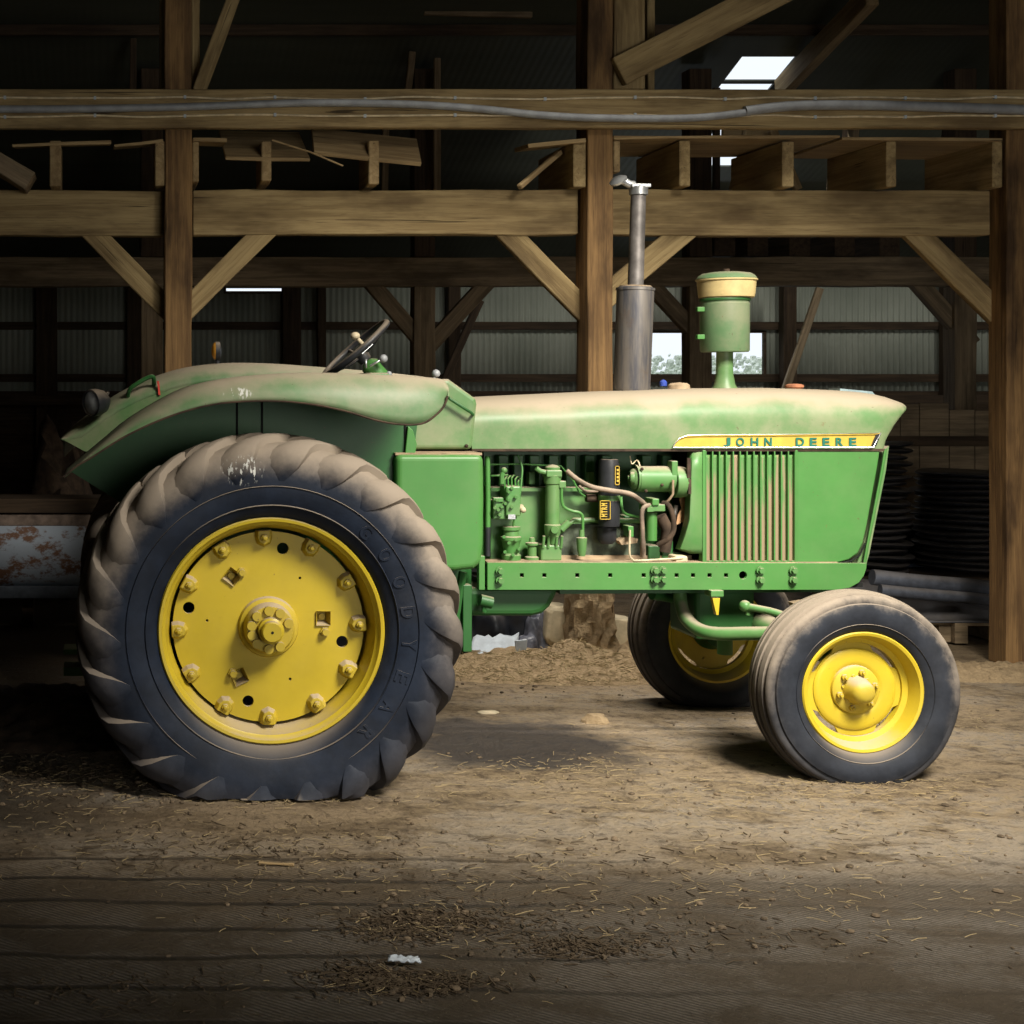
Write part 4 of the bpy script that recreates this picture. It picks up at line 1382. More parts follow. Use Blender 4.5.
MB().prism(poly([(486, 452), (704, 452), (704, 562), (486, 562)], 7.3), 7.34, 7.45).build('engine_block', M['green_dark'], TR)
bl = MB().prism(poly([(490, 489), (600, 489), (600, 520), (640, 520), (640, 562), (490, 562)], 7.2), 7.2, 7.36).build('crankcase', M['green_engine'], TR, bevel=.006)
MB().box(X(490, 7.19), X(600, 7.19), 7.17, 7.3, Z(491, 7.19), Z(487.5, 7.19)).build('gasket_rail', M['green_engine'], bl)
MB().box(X(560, 7.18), X(690, 7.18), 7.16, 7.3, Z(563, 7.18), Z(555, 7.18)).build('lower_ledge', M['dustbrown'], TR)
MB().box(X(545, 7.19), X(640, 7.19), 7.185, 7.3, Z(558, 7.18), Z(524, 7.18)).build('side_cover', m_plain('grimy_cover', (.07, .09, .06), .7, var=.6), bl, bevel=.005)
for k, px in enumerate((497, 512, 528, 547, 564, 583, 600, 640, 660)):
    MB().box(X(px, 7.3), X(px + 10, 7.3), 7.27, 7.34, Z(486, 7.3), Z(455, 7.3)).build('cylinder_head_rib', M['green_dark'], TR, bevel=.005)
for px in (528, 587):
    MB().box(X(px, 7.26), X(px + 6, 7.26), 7.24, 7.3, Z(484, 7.26), Z(472, 7.26)).build('head_boss', M['green_engine'], TR, bevel=.003)
# stand pipe at the left of the bay
MB().tube([EP(487.5, 456, -.04), EP(488, 500, -.04), EP(487.8, 528, -.04)], .0125, 10).build('stand_pipe', M['green_clean'], TR)
MB().tube([EP(487.8, 527, -.04), EP(487.6, 556, -.04)], .014, 10).build('rubber_sleeve', M['black'], TR)
MB().tube([EP(484, 466, -.02), EP(483.5, 480, -.02), EP(486, 487, -.02)], .005, 6).tube([EP(482, 520, -.02), EP(483, 545, -.02), EP(482.5, 560, -.02)], .006, 6).build('edge_rod', M['green_clean'], TR)
MB().tube([EP(490, 464.5), EP(520, 464), EP(561, 466), EP(566, 472), EP(573, 480), EP(579, 492), EP(590, 500)], .0045, 6).build('fuel_line', M['green_clean'], TR)
MB().tube(smooth_curve([EP(518, 455, -.01), EP(522, 467, -.02), EP(521.5, 480, -.03), EP(519, 500, -.04), EP(514, 520, -.03), EP(513, 532, 0)], 24), .005, 6).build('return_line', M['green_clean'], TR)
MB().tube([EP(491, 476, .02), EP(508, 475, .02)], .006, 6).build('cross_line', M['green_engine'], TR)
# injection pump
ip = MB().box(*[X(v, 7.12) for v in (492, 516)], 7.1, 7.22, Z(519, 7.12), Z(500, 7.12))
pump = ip.build('injection_pump', M['green_engine'], TR, bevel=.006)
MB().box(X(505, 7.1), X(520, 7.1), 7.08, 7.2, Z(516, 7.1), Z(486, 7.1)).build('pump_head', M['green_engine'], pump, bevel=.008)
MB().box(X(493, 7.1), X(503, 7.1), 7.09, 7.12, Z(502, 7.1), Z(497.5, 7.1)).build('pump_cap', M['green_engine'], pump, bevel=.003)
MB().box(X(508, 7.07), X(515, 7.07), 7.065, 7.09, Z(519, 7.07), Z(514.5, 7.07)).build('data_plate', M['chrome'], pump)
for k, (px, py) in enumerate(((495, 508), (498.5, 510), (502, 507), (505.5, 503.5), (509, 500), (500, 515), (512, 507), (516, 497), (509, 492), (512, 488), (497, 500))):
    MB().cyl(P(px, py, 7.1), P(px, py, 7.06), .009, .008, 8).build('pump_fitting', M['green_engine'], pump)
for k, (px, py) in enumerate(((505, 480), (508.5, 479), (512, 478.5), (515.5, 480), (518.5, 482))):
    mb = MB().tube([P(px, 490, 7.1), P(px - .5, py, 7.1), P(px + 1.5, py - 3, 7.14), P(px + 4, py - 3, 7.26)], .0042, 6)
    mb.build('injector_line', M['green_clean'], pump)
MB().tube([P(502, 484, 7.09), P(502, 475, 7.09), P(504, 470, 7.09)], .012, 8).ball(P(504, 470.5, 7.09), .016).build('vent_fitting', M['green_engine'], pump)
MB().cyl(P(521, 507, 7.12), P(521, 507, 7.08), .014).ball(P(523, 510, 7.08), .015).build('sight_knob', M['cream'], pump)
tp = MB().lathe(P(511, 561, 7.13), (0, 0, 1), [(0, 0), (0, .045), (.03, .048), (.04, .036), (.07, .04), (.1, .046), (.105, .05), (.12, .05), (.125, .038), (.15, .036), (.155, .044), (.17, .044), (.172, 0)], 16).build('transfer_pump', M['green_engine'], TR)
for px, py in ((505, 552), (513, 555), (519, 549), (509, 543), (516, 540), (504, 537)):
    MB().cyl(P(px, py, 7.12), P(px, py, 7.065), .009, .008, 8).build('pump_fitting', M['green_engine'], tp)
MB().lathe(P(532, 561, 7.14), (0, 0, 1), [(0, .035), (.02, .035), (.025, .022), (.075, .022), (.08, .032), (.09, .032), (.095, .015), (.115, .012), (.118, 0)], 14).build('plunger_pump', M['green_engine'], TR)
# fuel filter
ff = MB().lathe(P(552.5, 533, 7.12), (0, 0, 1), [(-.06, 0), (-.055, .02), (-.02, .03), (0, .038), (.04, .04), (.045, .034), (.24, .034), (.245, .04), (.285, .042), (.29, .036), (.325, .036), (.335, .02), (.34, 0)], 24).build('fuel_filter', M['green_engine'], TR)
MB().box(X(545.5, 7.1), X(561, 7.1), 7.08, 7.16, Z(477, 7.1), Z(470, 7.1)).build('filter_cap', M['green_engine'], ff, bevel=.005)
MB().tube([P(546, 472.5, 7.1), P(540, 471, 7.1), P(536, 468, 7.1)], .012, 8).build('filter_inlet', M['green_engine'], ff)
MB().box(X(558, 7.11), X(565, 7.11), 7.09, 7.16, Z(488, 7.1), Z(481, 7.1)).build('filter_outlet', M['green_engine'], ff, bevel=.004)
MB().cyl(P(555, 530, 7.1), P(555, 530, 7.05), .02, .018, 12).build('drain_boss', M['green_engine'], ff)
for px in (544, 549, 557, 562):
    MB().cyl(P(px, 536, 7.09), P(px - 1, 548, 7.1), .007).build('filter_stud', M['green_engine'], ff)
MB().box(X(541, 7.1), X(562, 7.1), 7.1, 7.2, Z(561, 7.1), Z(545, 7.1)).build('filter_base', M['green_engine'], TR, bevel=.008)
MB().tube(smooth_curve([P(561.5, 488, 7.1), P(561.8, 500, 7.1), P(564, 507, 7.1), P(572, 511, 7.1), P(579, 512.5, 7.1), P(582.5, 517, 7.1), P(582.7, 532, 7.1)], 30), .0075, 8).build('drain_line', M['green_clean'], TR)
MB().lathe(P(581.7, 556, 7.1), (0, 0, 1), [(0, 0), (.0, .016), (.03, .022), (.09, .026), (.094, .014), (.13, .012)], 16).build('sediment_bowl', M['green_engine'], TR)
MB().tube([P(560, 532, 7.15), P(566, 527, 7.15), P(574, 520, 7.15), P(598, 520, 7.15), P(640, 521, 7.15)], .012, 8).build('oil_line', M['green_engine'], TR)
MB().tube([P(561, 530, 7.13), P(569, 522, 7.13)], .018, 10).build('oil_fitting', M['green_engine'], TR)
# oil filter
oc = P(609, 526, 7.1)
of = MB().lathe(oc, (0, 0, 1), [(-.005, 0), (0, .048), (.012, .051), (.125, .051), (.13, .046)], 28).lathe(oc + Vector((0, 0, .16)), (0, 0, 1), [(-.035, .046), (0, .051), (.12, .051), (.15, .047), (.168, .043), (.17, .036), (.168, 0)], 28)
oil = of.build('oil_filter', M['black'], TR)
MB().lathe(oc + Vector((0, 0, .128)), (0, 0, 1), [(0, .045), (0, .052), (.024, .052), (.024, .045)], 28).build('filter_head', M['green_engine'], oil)
yel = M['yellow_flat']
Dy = 7.1 - .053


def lframe(a, b, c, d, w=.6):
    mb = MB()
    for q in ((a, b, c, c + w), (a, b, d - w, d), (a, a + w, c, d), (b - w, b, c, d)):
        mb.box(X(q[0], Dy), X(q[1], Dy), Dy - .001, Dy + .012, Z(q[3], Dy), Z(q[2], Dy))
    return mb


lframe(615, 619.5, 466, 485).build('label_frame', yel, oil)
lframe(600, 610.5, 500.5, 519.5).build('label_frame', yel, oil)
mb = MB()
for i in range(4):
    z = 503 + i * 3.6
    vs, fs, a, b, c, d = glyph('MRTM'[i], .5, .03)
    mb.add([(X(601 + 6 * (1 - (v.y - c) / (d - c)), Dy), Dy - .002 + v.z * .004, Z(z + 3 * (1 - (v.x - a) / (b - a)), Dy)) for v in vs], fs)
for i in range(4):
    z = 469 + i * 3.6
    mb.box(X(616.6, Dy), X(618.6, Dy), Dy - .003, Dy + .01, Z(z + 2, Dy), Z(z, Dy))
mb.build('label_lettering', yel, oil)
MB().lathe(oc + Vector((0, .03, -.09)), (0, 0, 1), [(0, .03), (.02, .045), (.08, .046)], 20).build('filter_shadow_base', M['black'], TR)
# hoses
MB().tube(smooth_curve([P(567, 471, 7.12), P(578, 480, 7.08), P(592, 487, 7.04), P(610, 490.5, 7.02), P(630, 494, 7.02), P(641, 501, 7.04), P(646, 506, 7.08)], 40), .0125, 10).build('hose', M['rubber_plain'], TR)
MB().tube(smooth_curve([P(579, 486, 7.12), P(586, 491, 7.1), P(598, 491, 7.1)], 12), .007, 8).build('hose', M['rubber_plain'], TR)
MB().cyl(P(586, 498, 7.14), P(600, 498, 7.14), .02).build('union', M['brown_dark'], TR)
MB().tube(smooth_curve([P(655, 505, 7.06), P(646, 506, 7.03), P(642, 512, 7.02), P(642.5, 530, 7.02), P(643, 545, 7.03), P(643, 556, 7.06)], 30), [.0105] * 22 + [.013] * 8, 10).build('hose', M['rubber_plain'], TR)
MB().tube(smooth_curve([P(663, 503, 7.06), P(669, 506, 7.03), P(673, 517, 7.02), P(673.5, 530, 7.02), P(668, 539, 7.02), P(658, 545, 7.05)], 30), .013, 10).build('hose', M['brown_dark'], TR)
MB().tube(smooth_curve([P(621, 497, 7.12), P(622, 508, 7.1), P(626, 514, 7.1), P(639, 517, 7.12)], 14), .007, 8).build('drain_line', M['green_clean'], TR)
MB().tube(smooth_curve([P(630, 530, 7.04), P(629.5, 552, 7.04), P(632, 559, 7.04), P(640, 560.5, 7.04), P(683, 558, 7.06)], 24), .005, 8).build('dip_tube', M['cream'], TR)
MB().box(X(627.5, 7.06), X(633, 7.06), 7.05, 7.12, Z(537, 7.06), Z(526, 7.06)).build('dip_bracket', M['green_clean'], TR, bevel=.003)
MB().prism(poly([(619, 541), (628, 536), (638, 539), (637, 543), (622, 545)], 7.08), 7.08, 7.14).build('bracket', M['dustbrown'], TR)
# coil canister
cn = MB().lathe(P(651.5, 541, 7.08), (0, 0, 1), [(0, 0), (.003, .025), (.14, .0265), (.142, .02)], 20).build('filter_canister', M['green_clean'], TR)
MB().box(X(644, 7.06), X(663, 7.06), 7.03, 7.13, Z(511, 7.06), Z(504, 7.06)).build('canister_bracket', M['green_engine'], cn, bevel=.004)
MB().box(X(650, 7.05), X(657, 7.05), 7.02, 7.12, Z(505, 7.06), Z(498, 7.06)).build('canister_cap', M['green_clean'], cn, bevel=.005)
MB().box(X(646, 7.04), X(652, 7.04), 7.02, 7.05, Z(511, 7.06), Z(507, 7.06)).build('canister_fitting', M['green_engine'], cn)
MB().tube([P(660, 516, 7.16), P(668, 530, 7.16), P(664, 552, 7.16)], .03, 10).build('dark_hose', M['brown_dark'], TR)
for a, b, c, d in ((660, 540, 671, 560), (646, 545, 658, 561), (668, 552, 678, 560), (622, 515, 628, 530)):
    MB().box(X(a, 7.18), X(c, 7.18), 7.15, 7.26, Z(d, 7.18), Z(b, 7.18)).build('mount_block', M['green_dark'], TR, bevel=.006)
MB().box(X(672, 7.1), X(685, 7.1), 7.06, 7.16, Z(562, 7.1), Z(555, 7.1)).build('foot_bracket', M['cream'], TR, bevel=.01)
# generator
g0, g1 = P(630, 479, 7.12), P(673, 479, 7.12)
gn = MB().lathe(g0, (1, 0, 0), [(0, 0), (0, .035), (.012, .05), (.03, .055), (.035, .064), (.205, .064), (.207, 0)], 32).build('generator', M['green_engine'], TR)
MB().lathe(P(628, 478, 7.1), (1, -.35, 0), [(0, 0), (0, .012), (.01, .014), (.012, .03), (.02, .032), (.03, .03)], 20).build('shaft_end', M['green_engine'], gn)
MB().lathe(P(672.5, 482, 7.12), (1, 0, 0), [(0, .0), (0, .076), (.03, .078), (.06, .074), (.064, 0)], 32).box(X(672, 7.06), X(678, 7.06), 7.06, 7.12, Z(482, 7.06), Z(461, 7.06)).build('generator_end_plate', M['green_engine'], gn, bevel=.004)
MB().lathe(P(634.5, 478, 7.12), (1, 0, 0), [(0, .058), (0, .067), (.01, .067), (.01, .058)], 28).build('generator_band', M['green_engine'], gn)
MB().tube([P(664, 504, 7.08), P(669, 500, 7.05), P(673, 494, 7.04), P(673, 480, 7.04)], .006, 8).build('generator_strap', M['dustbrown'], gn)
for px, py in ((642, 469), (662, 485), (646, 491)):
    MB().ball(P(px, py, 7.06), .008).build('generator_screw', M['brown_dark'], gn)
MB().tube(smooth_curve([P(640, 466, 7.09), P(637, 460, 7.1), P(632, 464, 7.1), P(630, 456, 7.12)], 14), .003, 6).build('generator_wire', M['wire'], gn)
MB().prism(poly([(681, 490), (687, 495), (686, 505), (688, 512), (683, 522), (676, 525), (678, 515), (682, 508), (680, 500)], 7.14), 7.14, 7.15).build('fan_blade', m_plain('tan_blade', (.42, .24, .12), .7), TR)
MB().tube([P(676, 505, 7.16), P(671, 535, 7.16)], .012, 6).build('fan_belt', M['black'], TR)
# fan shroud
sh = []
for (py, px, dd) in ((452, 688, 0), (470, 687, 0), (500, 686, 0), (520, 685, 0), (535, 681, .01), (548, 676, .03)):
    sh.append([P(px, py, 7.10 + dd), P(px + 5, py, 7.06 + dd), P(703, py, 7.05)])
sh.append([P(690, 553, 7.12), P(696, 553, 7.08), P(703, 553, 7.05)])
MB().grid(sh).build('fan_shroud', M['green_engine'], TR, thick=.01)
MB().box(X(687, 7.05), X(690.5, 7.05), 7.045, 7.06, Z(478, 7.05), Z(458, 7.05)).box(X(688, 7.05), X(691, 7.05), 7.045, 7.06, Z(494, 7.05), Z(479, 7.05)).build('shroud_clip', M['brown_dark'], TR)
MB().box(X(686, 7.2), X(703, 7.2), 7.25, 7.5, Z(562, 7.2), Z(453, 7.2)).build('radiator', M['gap'], TR)

# ------------------------------------------------------------------ clutter behind the tractor
def lump(name, c, rx, ry, rz, mat, amp=.15, seed=0, n=32, m=16, flat=True):
    rnd = random.Random(seed)
    ph = [rnd.uniform(0, 6.28) for _ in range(9)]
    def wp(v):
        a = math.sin(v.x / rx * 3 + ph[0]) * math.sin(v.y / ry * 4 + ph[1]) + .6 * math.sin(v.x / rx * 7 + ph[2]) * math.cos(v.z / rz * 6 + ph[3]) + .4 * math.sin(v.y / ry * 9 + ph[4] + v.x / rx * 5)
        k = 1 + amp * a
        return Vector((v.x * k, v.y * k, v.z * k))
    mb = MB().ball((0, 0, 0), rx, ry, rz, n, m, wp)
    c = Vector(c)
    mb.v = [Vector((v.x + c.x, v.y + c.y, max(v.z, 0 if flat else -9) + c.z)) for v in mb.v]
    return mb.build(name, mat)


# silver rusty feeder at the left (D ~ 10.6)
D_ = 10.6
xa, xb = -1.6, X(175, D_)
prof = [(520, .0), (524, -.02), (526, -.06), (540, -.10), (558, -.11), (575, -.09), (584, -.03), (586, .02)]
fe = empty('feeder', ((xa + xb) / 2, D_, 0))
tag(fe, 'rusty silver painted steel trough behind the rear wheel at the left edge', 'trough')
rows = [[Vector((x, D_ + b, Z(a, D_))) for a, b in prof] for x in [xa + (xb - xa) * i / 8 for i in range(9)]]
MB().grid(rows).build('trough_shell', M['silver'], fe, thick=.02)
MB().box(xa, xb, D_ - .1, D_ + .35, Z(512, D_), Z(498, D_)).build('top_board', M['wood_dark'], fe, bevel=.006)
MB().box(xa, xb, D_ - .07, D_ + .3, Z(525, D_), Z(513, D_)).build('upper_rail', m_plain('pinkish_rust', (.2, .15, .12), .8, var=.4), fe, bevel=.006)
MB().box(xa, xb, D_ - .08, D_ + .02, Z(597, D_), Z(585, D_)).build('lower_rail', m_plain('blue_steel', (.09, .105, .13), .6, var=.3), fe, bevel=.006)
for x in (xa + .1, (xa + xb) / 2, xb - .1):
    MB().box(x - .04, x + .04, D_ + .04, D_ + .3, 0, Z(513, D_)).build('leg', M['wood_dark'], fe)
# dark machinery shapes behind the feeder
for k, (px, z1, r, lab) in enumerate(((-45, 1.5, .42, 'dark heap of scrap above the silver trough at the far left'), (62, 1.75, .3, 'dark scrap heap beside the far fender tail'))):
    o = lump('scrap_heap', (X(px, 12.6), 12.6, 0), r, .5, z1 - .3 * k, M['brown_dark'], .16, k)
    tag(o, lab, 'heap')

# black plastic bags and paper under the tractor
o = lump('plastic_bag', (X(495, 9.6), 9.6, 0), .3, .2, .4, M['plastic_black'], .3, 3, 64, 32)
tag(o, 'shiny black plastic sheeting heaped under the tractor beside the step hanger', 'plastic sheet')
o = lump('plastic_bag', (X(533, 9.45), 9.45, 0), .12, .12, .26, M['bag'], .34, 5, 56, 28)
tag(o, 'smoky clear plastic bag beside the cream tub under the tractor', 'plastic bag')


def sheet(name, pts, D, amp, mat, label, cat, seed):
    rnd = random.Random(seed)
    rows = []
    for j in range(7):
        row = []
        for i in range(13):
            a = pts[0].lerp(pts[1], i / 12); b = pts[3].lerp(pts[2], i / 12)
            p = a.lerp(b, j / 6)
            row.append(p + Vector((0, 0, rnd.uniform(0, amp))))
        rows.append(row)
    o = MB().grid(rows).build(name, mat, thick=.004)
    return tag(o, label, cat)


pp = [Vector((X(466, 9.1), 9.1, .03)), Vector((X(514, 9.1), 9.1, .03)), Vector((X(520, 9.3), 9.32, .16)), Vector((X(474, 9.3), 9.32, .14))]
sheet('paper_sack', pp, 9.1, .035, M['white'], 'crumpled white paper sack lying under the tractor', 'paper', 1)
mb = MB().prism(poly([(515.5, 641), (527.5, 640), (525.5, 660), (517, 662)], 9.0), 9.0, 9.02)
tag(mb.build('paper_piece', M['white']), 'upright white piece of card beside the crumpled sack', 'card')
tub = MB().prism(poly([(545, 640), (548, 612), (552, 606), (575, 608), (577, 612), (577, 645), (560, 648), (549, 645)], 9.35), 9.35, 9.6)
tag(tub.build('plastic_tub', M['cream'], bevel=.03), 'cream plastic tub lying left of the straw-caked post', 'tub')
tub = MB().prism(poly([(613, 620), (616, 618), (640, 622), (641, 662), (620, 662), (614, 655)], 9.5), 9.5, 9.75)
tag(tub.build('plastic_tub', M['cream'], bevel=.03), 'cream plastic drum behind the far front wheel right of the straw-caked post', 'tub')
# crusted base of the middle post
mb = MB()
rnd = random.Random(4)
cx, cy = X(595, DP), DP + .11
rows = []
for j in range(17):
    z = .75 * j / 16
    rr = .128 + .06 * math.exp(-z * 7)
    row = []
    for i in range(37):
        a = 2 * math.pi * i / 36
        e = rr / max(abs(math.cos(a)), abs(math.sin(a))) ** (.75)
        e += (rnd.uniform(-.02, .02) if i not in (0, 36) else 0)
        row.append(Vector((cx + e * math.cos(a), cy + e * math.sin(a), z)))
    rows.append(row)
o = mb.grid(rows).build('dung_crust', M['crust'])
tag(o, 'straw and dung crust caked around the foot of the middle post', 'crust', kind='stuff')


def mound(name, cx, cy, rx, ry, h, seed, label, mat='crust'):
    rnd = random.Random(seed)
    rows = []
    for j in range(30):
        row = []
        for i in range(60):
            u, v = -1 + 2 * i / 59, -1 + 2 * j / 29
            rr = math.hypot(u, v)
            z = h * max(0, 1 - rr * rr) ** 1.2 * (1 + .5 * math.sin(u * 9 + seed) * math.sin(v * 7 + seed)) + (rnd.uniform(0, .03) * (1 if rr < .95 else 0)) - .004
            row.append(Vector((cx + rx * u, cy + ry * v, z)))
        rows.append(row)
    o = MB().grid(rows).build(name, M[mat])
    return tag(o, label, 'mound', kind='stuff')


mound('bedding_mound', X(560, 9.1), 9.0, 1.0, .42, .12, 1, 'low mound of dung and straw bedding behind the tractor around the middle post')
mound('bedding_mound', X(650, 9.4), 9.5, .7, .3, .08, 2, 'low dirt bank behind the far front wheel')
mound('bedding_mound', X(985, 9.0), 8.95, .8, .3, .03, 3, 'low dirt bank around the foot of the right edge post')
mound('bedding_mound', X(40, 7.6), 7.8, .9, .8, .05, 5, 'dark damp bedding behind the rear wheel at the left edge', 'brown_dark')

rnd = random.Random(21)
mb = MB()
for _ in range(1500):
    u, v = rnd.uniform(-1, 1), rnd.uniform(-1, .2)
    rr = math.hypot(u, v)
    if rr > 1: continue
    z = .12 * (1 - rr * rr) ** 1.2 * (1 + .5 * math.sin(u * 9 + 1) * math.sin(v * 7 + 1)) + .02
    a = rnd.uniform(0, math.pi); l = rnd.uniform(.02, .08); w = rnd.uniform(.0015, .004)
    mb.obox((X(560, 9.1) + u, 9.0 + .42 * v, z), (math.cos(a) * l, math.sin(a) * l, rnd.uniform(-.4, .4) * l), (-math.sin(a) * w, math.cos(a) * w, 0), (0, 0, w))
tag(mb.build('bedding_straw', M['straw']), 'straw stems on the bedding mound behind the tractor', 'straw', kind='stuff')
# long board + brown wall planks right
pw = empty('plank_partition', (X(900, 12.6), 12.6, 0))
tag(pw, 'old brown plank partition behind the black stacks at the right', 'partition')
x = X(860, 12.6)
mb = MB()
rnd = random.Random(8)
while x < X(1030, 12.6):
    w = rnd.uniform(.16, .26)
    mb.box(x, x + w - .008, 12.6, 12.63, 0, Z(398 + rnd.uniform(0, 26), 12.6))
    x += w
mb.build('planks', M['wood_old'], pw)
MB().box(X(860, 12.6), X(1030, 12.6), 12.54, 12.6, Z(446, 12.6), Z(436, 12.6)).build('cross_rail', M['wood_dark'], pw)
# stacks of black rubber mats, pallets, tarp
def pallet(name, px0, px1, D, label):
    e = empty('pallet', ((X(px0, D) + X(px1, D)) / 2, D + .3, 0))
    tag(e, label, 'pallet')
    x0, x1 = X(px0, D), X(px1, D)
    for k in range(4):
        MB().box(x0, x1, D + k * .2, D + k * .2 + .12, .135, .155).build('slat', M['wood_old'], e, bevel=.002)
    for k in range(3):
        xx = x0 + (x1 - x0 - .09) * k / 2
        MB().box(xx, xx + .09, D, D + .72, .015, .135).build('runner', M['wood_old'], e, bevel=.002)
    return e


pallet('pallet', 868, 952, 9.95, 'weathered pallet left of its neighbour, under the blue grey tarp behind the front wheel')
pallet('pallet', 955, 1060, 9.9, 'weathered pallet by the right edge post, under the blue grey tarp')
# tarp: rolled folds
rows = []
for j in range(26):
    v = j / 25
    row = []
    for i in range(50):
        u = i / 49
        D = 9.9 + .75 * v
        x = X(858, 10) + (X(1060, 10) - X(858, 10)) * u
        z = .165 + .20 * math.sin(v * math.pi * .62) + .035 * math.sin(v * 19 + u * 4) + .02 * math.sin(u * 13 + v * 5)
        z *= (1.0 - .35 * u)
        z += .13 * (1 - v) * 0
        if j == 0: z = .16
        row.append(Vector((x, D, max(z, .16))))
    rows.append(row)
tag(MB().grid(rows).build('tarp', M['tarp'], thick=.006), 'folded blue grey tarp on the pallets behind the front wheel', 'tarp')
for k, (a, b, r, lab) in enumerate((((872, 577), (1010, 592), .055, 'thick blue grey tarp roll, upper one on the pallets'), ((880, 590), (1015, 603), .04, 'thin blue grey tarp roll, lower one at the pallet edge'))):
    pts = smooth_curve([P(a[0], a[1], 9.98 - .05 * k), P((a[0] + b[0]) / 2 - 20, (a[1] + b[1]) / 2 - 2, 9.96 - .05 * k), P((a[0] + b[0]) / 2 + 30, (a[1] + b[1]) / 2 + 2, 9.98 - .05 * k), P(b[0], b[1], 9.98 - .05 * k)], 20)
    tag(MB().tube(pts, r, 12).build('tarp_roll', M['tarp']), lab, 'tarp')


def mat_stack(px, rad, z0, z1, D, n, lab, group, seed):
    rnd = random.Random(seed)
    base = None
    for k in range(n):
        z = z0 + (z1 - z0) * k / n
        if base is None:
            mb = MB()
            rows = []
            for (o, r) in ((0, .0), (0, .85), (.012, .97), (.022, 1.0), (.032, .95), (.036, .6), (.036, 0)):
                rows.append((o, r * rad))
            mb.lathe((X(px, D), D, z), (0, 0, 1), rows, 36, False, lambda p: Vector((p.x, p.y, p.z + .006 * math.sin(3 * math.atan2(p.y - D, p.x - X(px, D))) * (Vector((p.x - X(px, D), p.y - D)).length / rad))))
            o = mb.build('rubber_disc', M['plastic_black'])
            base = o
        else:
            o = base.copy()
            COL.objects.link(o)
        o.location = (X(px, D) + rnd.uniform(-.03, .03), D + rnd.uniform(-.02, .02), z)
        o.rotation_euler = (rnd.uniform(-.012, .012), rnd.uniform(-.012, .012), rnd.uniform(0, 6))
        tag(o, 'black rubber disc in the ' + lab + ', ' + ORD[n - 1 - k] + ' from the top', 'disc', group)


mat_stack(965, .36, .36, Z(470, 11.2), 11.2, 17, 'tall stack beside the right edge post', 'black discs in the right stack', 2)
mat_stack(872, .27, .34, Z(440, 11.2), 11.2, 20, 'narrow stack just behind the tractor nose', 'black discs in the left stack', 3)
for px, w, lab in ((965, .8, 'dark low platform under the right stack of black discs'), (872, .6, 'dark low platform under the left stack of black discs')):
    tag(MB().box(X(px, 11.2) - w / 2, X(px, 11.2) + w / 2, 10.85, 11.55, 0, .33).build('platform', M['wood_dark'], bevel=.01), lab, 'platform')
cr = MB().box(X(893, 11.6), X(930, 11.6), 11.6, 12.0, 0, Z(524, 11.6))
tag(cr.build('crate', m_plain('blue_crate', (.06, .075, .11), .6, var=.6), bevel=.012), 'dim blue grey crate between the two stacks of black discs', 'crate')

# a twist of rubber offcuts etc. outdoors hedge
rnd = random.Random(11)
mb = MB()
for k in range(4400):
    x, z = rnd.uniform(8.5, 15.5), rnd.uniform(0, 2.35)
    y = rnd.uniform(27, 30)
    s = rnd.uniform(.03, .1)
    mb.obox((x, y, z), (s, .02, .01), (0, s, .02), (.02, 0, s))
tag(mb.build('flowering_hedge', m_plain('hedge_leaf', (.68, .75, .62), .8, var=.4)), 'pale green foliage outside the back window', 'hedge', kind='stuff')

# ------------------------------------------------------------------ straw, chips and clods on the floor
def straw(name, count, region, lab, mat, seed, lmin=.02, lmax=.09, wmin=.0012, wmax=.003):
    rnd = random.Random(seed)
    mb = MB()
    for _ in range(count):
        x, y = region(rnd)
        a = rnd.uniform(0, math.pi)
        l = rnd.uniform(lmin, lmax) * rnd.uniform(.4, 1)
        w = rnd.uniform(wmin, wmax)
        z = rnd.uniform(.001, .012)
        ux = Vector((math.cos(a), math.sin(a), rnd.uniform(-.1, .12))) * l
        uy = Vector((-math.sin(a), math.cos(a), 0)) * w
        up = Vector((0, 0, w * .8))
        c = Vector((x, y, z))
        mid = c + ux * .5
        mb.obox(c, ux, uy, up)
        u2 = Matrix.Rotation(rnd.uniform(-.7, .7), 3, 'Z') @ ux * rnd.uniform(.3, 1)
        mb.obox(mid + u2 * .5, u2, uy, up)
    return tag(mb.build(name, mat, origin=(2, 6, 0)), lab, 'straw', kind='stuff')


def clusters(cs):
    def g(r):
        c = r.choices(cs, [k[4] for k in cs])[0]
        return r.gauss(c[0], c[2]), max(3.9, r.gauss(c[1], c[3]))
    return g


def ground(px, py):
    D = EYE * F / (py - VY)
    return X(px, D), D


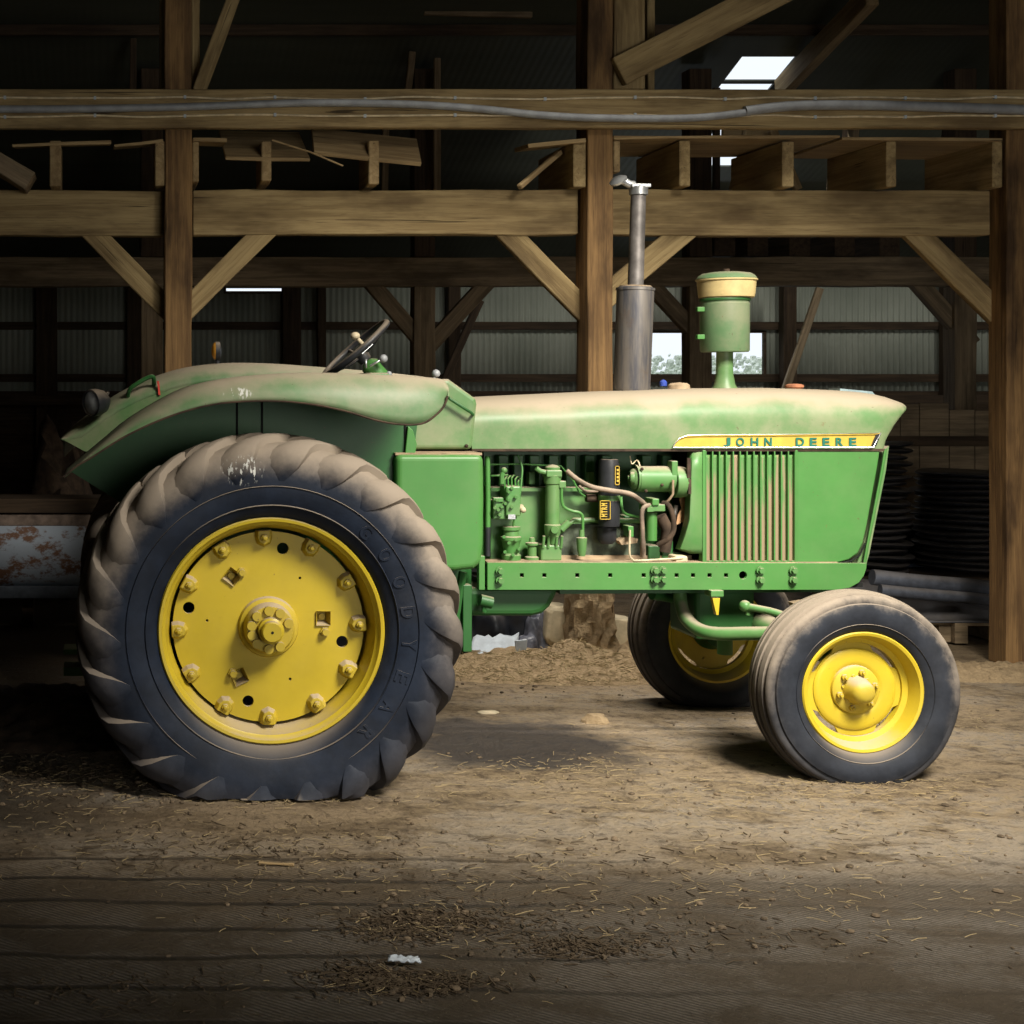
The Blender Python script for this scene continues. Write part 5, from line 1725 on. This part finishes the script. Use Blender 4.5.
cs = []
for px, py, sx, sy, w in ((60, 790, .35, .25, 4), (150, 840, .4, .2, 2), (560, 770, .35, .15, 3), (720, 800, .8, .2, 6), (850, 790, .4, .15, 3), (480, 850, .6, .15, 2), (900, 850, .5, .2, 2),
                          (620, 900, .7, .25, 2), (430, 930, .16, .09, .9), (400, 985, .16, .06, .9), (830, 900, .4, .15, 1.5), (300, 880, .5, .2, 1.5), (560, 690, .6, .3, 2), (800, 720, .6, .3, 2), (860, 783, .22, .03, 1.5), (270, 800, .3, .04, 2), (30, 720, .3, .4, 3), (960, 720, .25, .4, 1.5)):
    x, y = ground(px, py)
    cs.append((x, y, sx, sy, w))
straw('straw_litter', 2600, clusters(cs), 'pale straw stems scattered over the barn floor', M['straw'], 1, .01, .055, .001, .0024)
cs2 = []
for px, py, sx, sy, w in ((440, 922, .15, .05, 3), (400, 934, .1, .05, 1.5), (410, 985, .13, .04, 3.5), (370, 975, .08, .06, 1.5), (80, 770, .35, .3, 5), (480, 900, .5, .2, 2), (620, 940, .5, .1, 2), (580, 950, .1, .05, 2), (90, 990, .4, .1, 1), (250, 850, .4, .2, 2), (700, 850, .8, .2, 1)):
    x, y = ground(px, py)
    cs2.append((x, y, sx, sy, w))
straw('dark_litter', 3600, clusters(cs2), 'dark dried stems and bark crumbs on the barn floor', M['straw_dark'], 2, .006, .045, .0012, .005)
# clods
rnd = random.Random(5)
mb = MB()
cg = clusters(cs + cs2)
for _ in range(1500):
    x, y = cg(rnd)
    s = .003 + .013 * rnd.random() ** 3
    a, b, c = rnd.uniform(.6, 1.2), rnd.uniform(.6, 1.2), rnd.uniform(-.3, .3)
    mb.ball((x, y, s * .3), s * a, s * b, s * .6, 6, 4, lambda v: Vector((v.x + c * v.y, v.y, v.z)))
tag(mb.build('dirt_clods', m_plain('clod_brown', (.11, .08, .05), .95, var=.5), origin=(2, 6, 0)), 'small dirt clods strewn across the floor', 'clods', kind='stuff')
x, y = ground(595, 722)
tag(lump('clod', (x, y, 0), .07, .06, .045, M['crust'], .2, 9, 20, 10), 'lone brown dirt clod on the oily floor under the tractor', 'clod')
x, y = ground(404, 966)
sheet('paper_scrap', [Vector((x - .05, y, .012)), Vector((x + .05, y - .015, .012)), Vector((x + .045, y + .01, .02)), Vector((x - .04, y + .03, .014))], 0, .01, M['white'], 'small white paper scrap on the dark litter in the foreground', 'paper', 3)
x, y = ground(488, 713)
tag(lump('stone', (x, y, 0), .06, .03, .015, M['cream'], .1, 12, 20, 10), 'flat pale stone on the floor right of the rear wheel', 'stone')
x, y = ground(930, 728)
tag(lump('stone', (x, y, 0), .05, .04, .02, M['cream'], .1, 13, 20, 10), 'flat pale stone on the floor right of the front wheel', 'stone')
x, y = ground(275, 866)
a = timber('wood_sliver', (x - .06, y + .01, .008), (x + .07, y - .01, .008), .012, .008, M['board'], 'pale wood sliver on the floor below the rear wheel', 'sliver')

for o in list(bpy.data.objects):
    if '_o' in o: del o['_o']
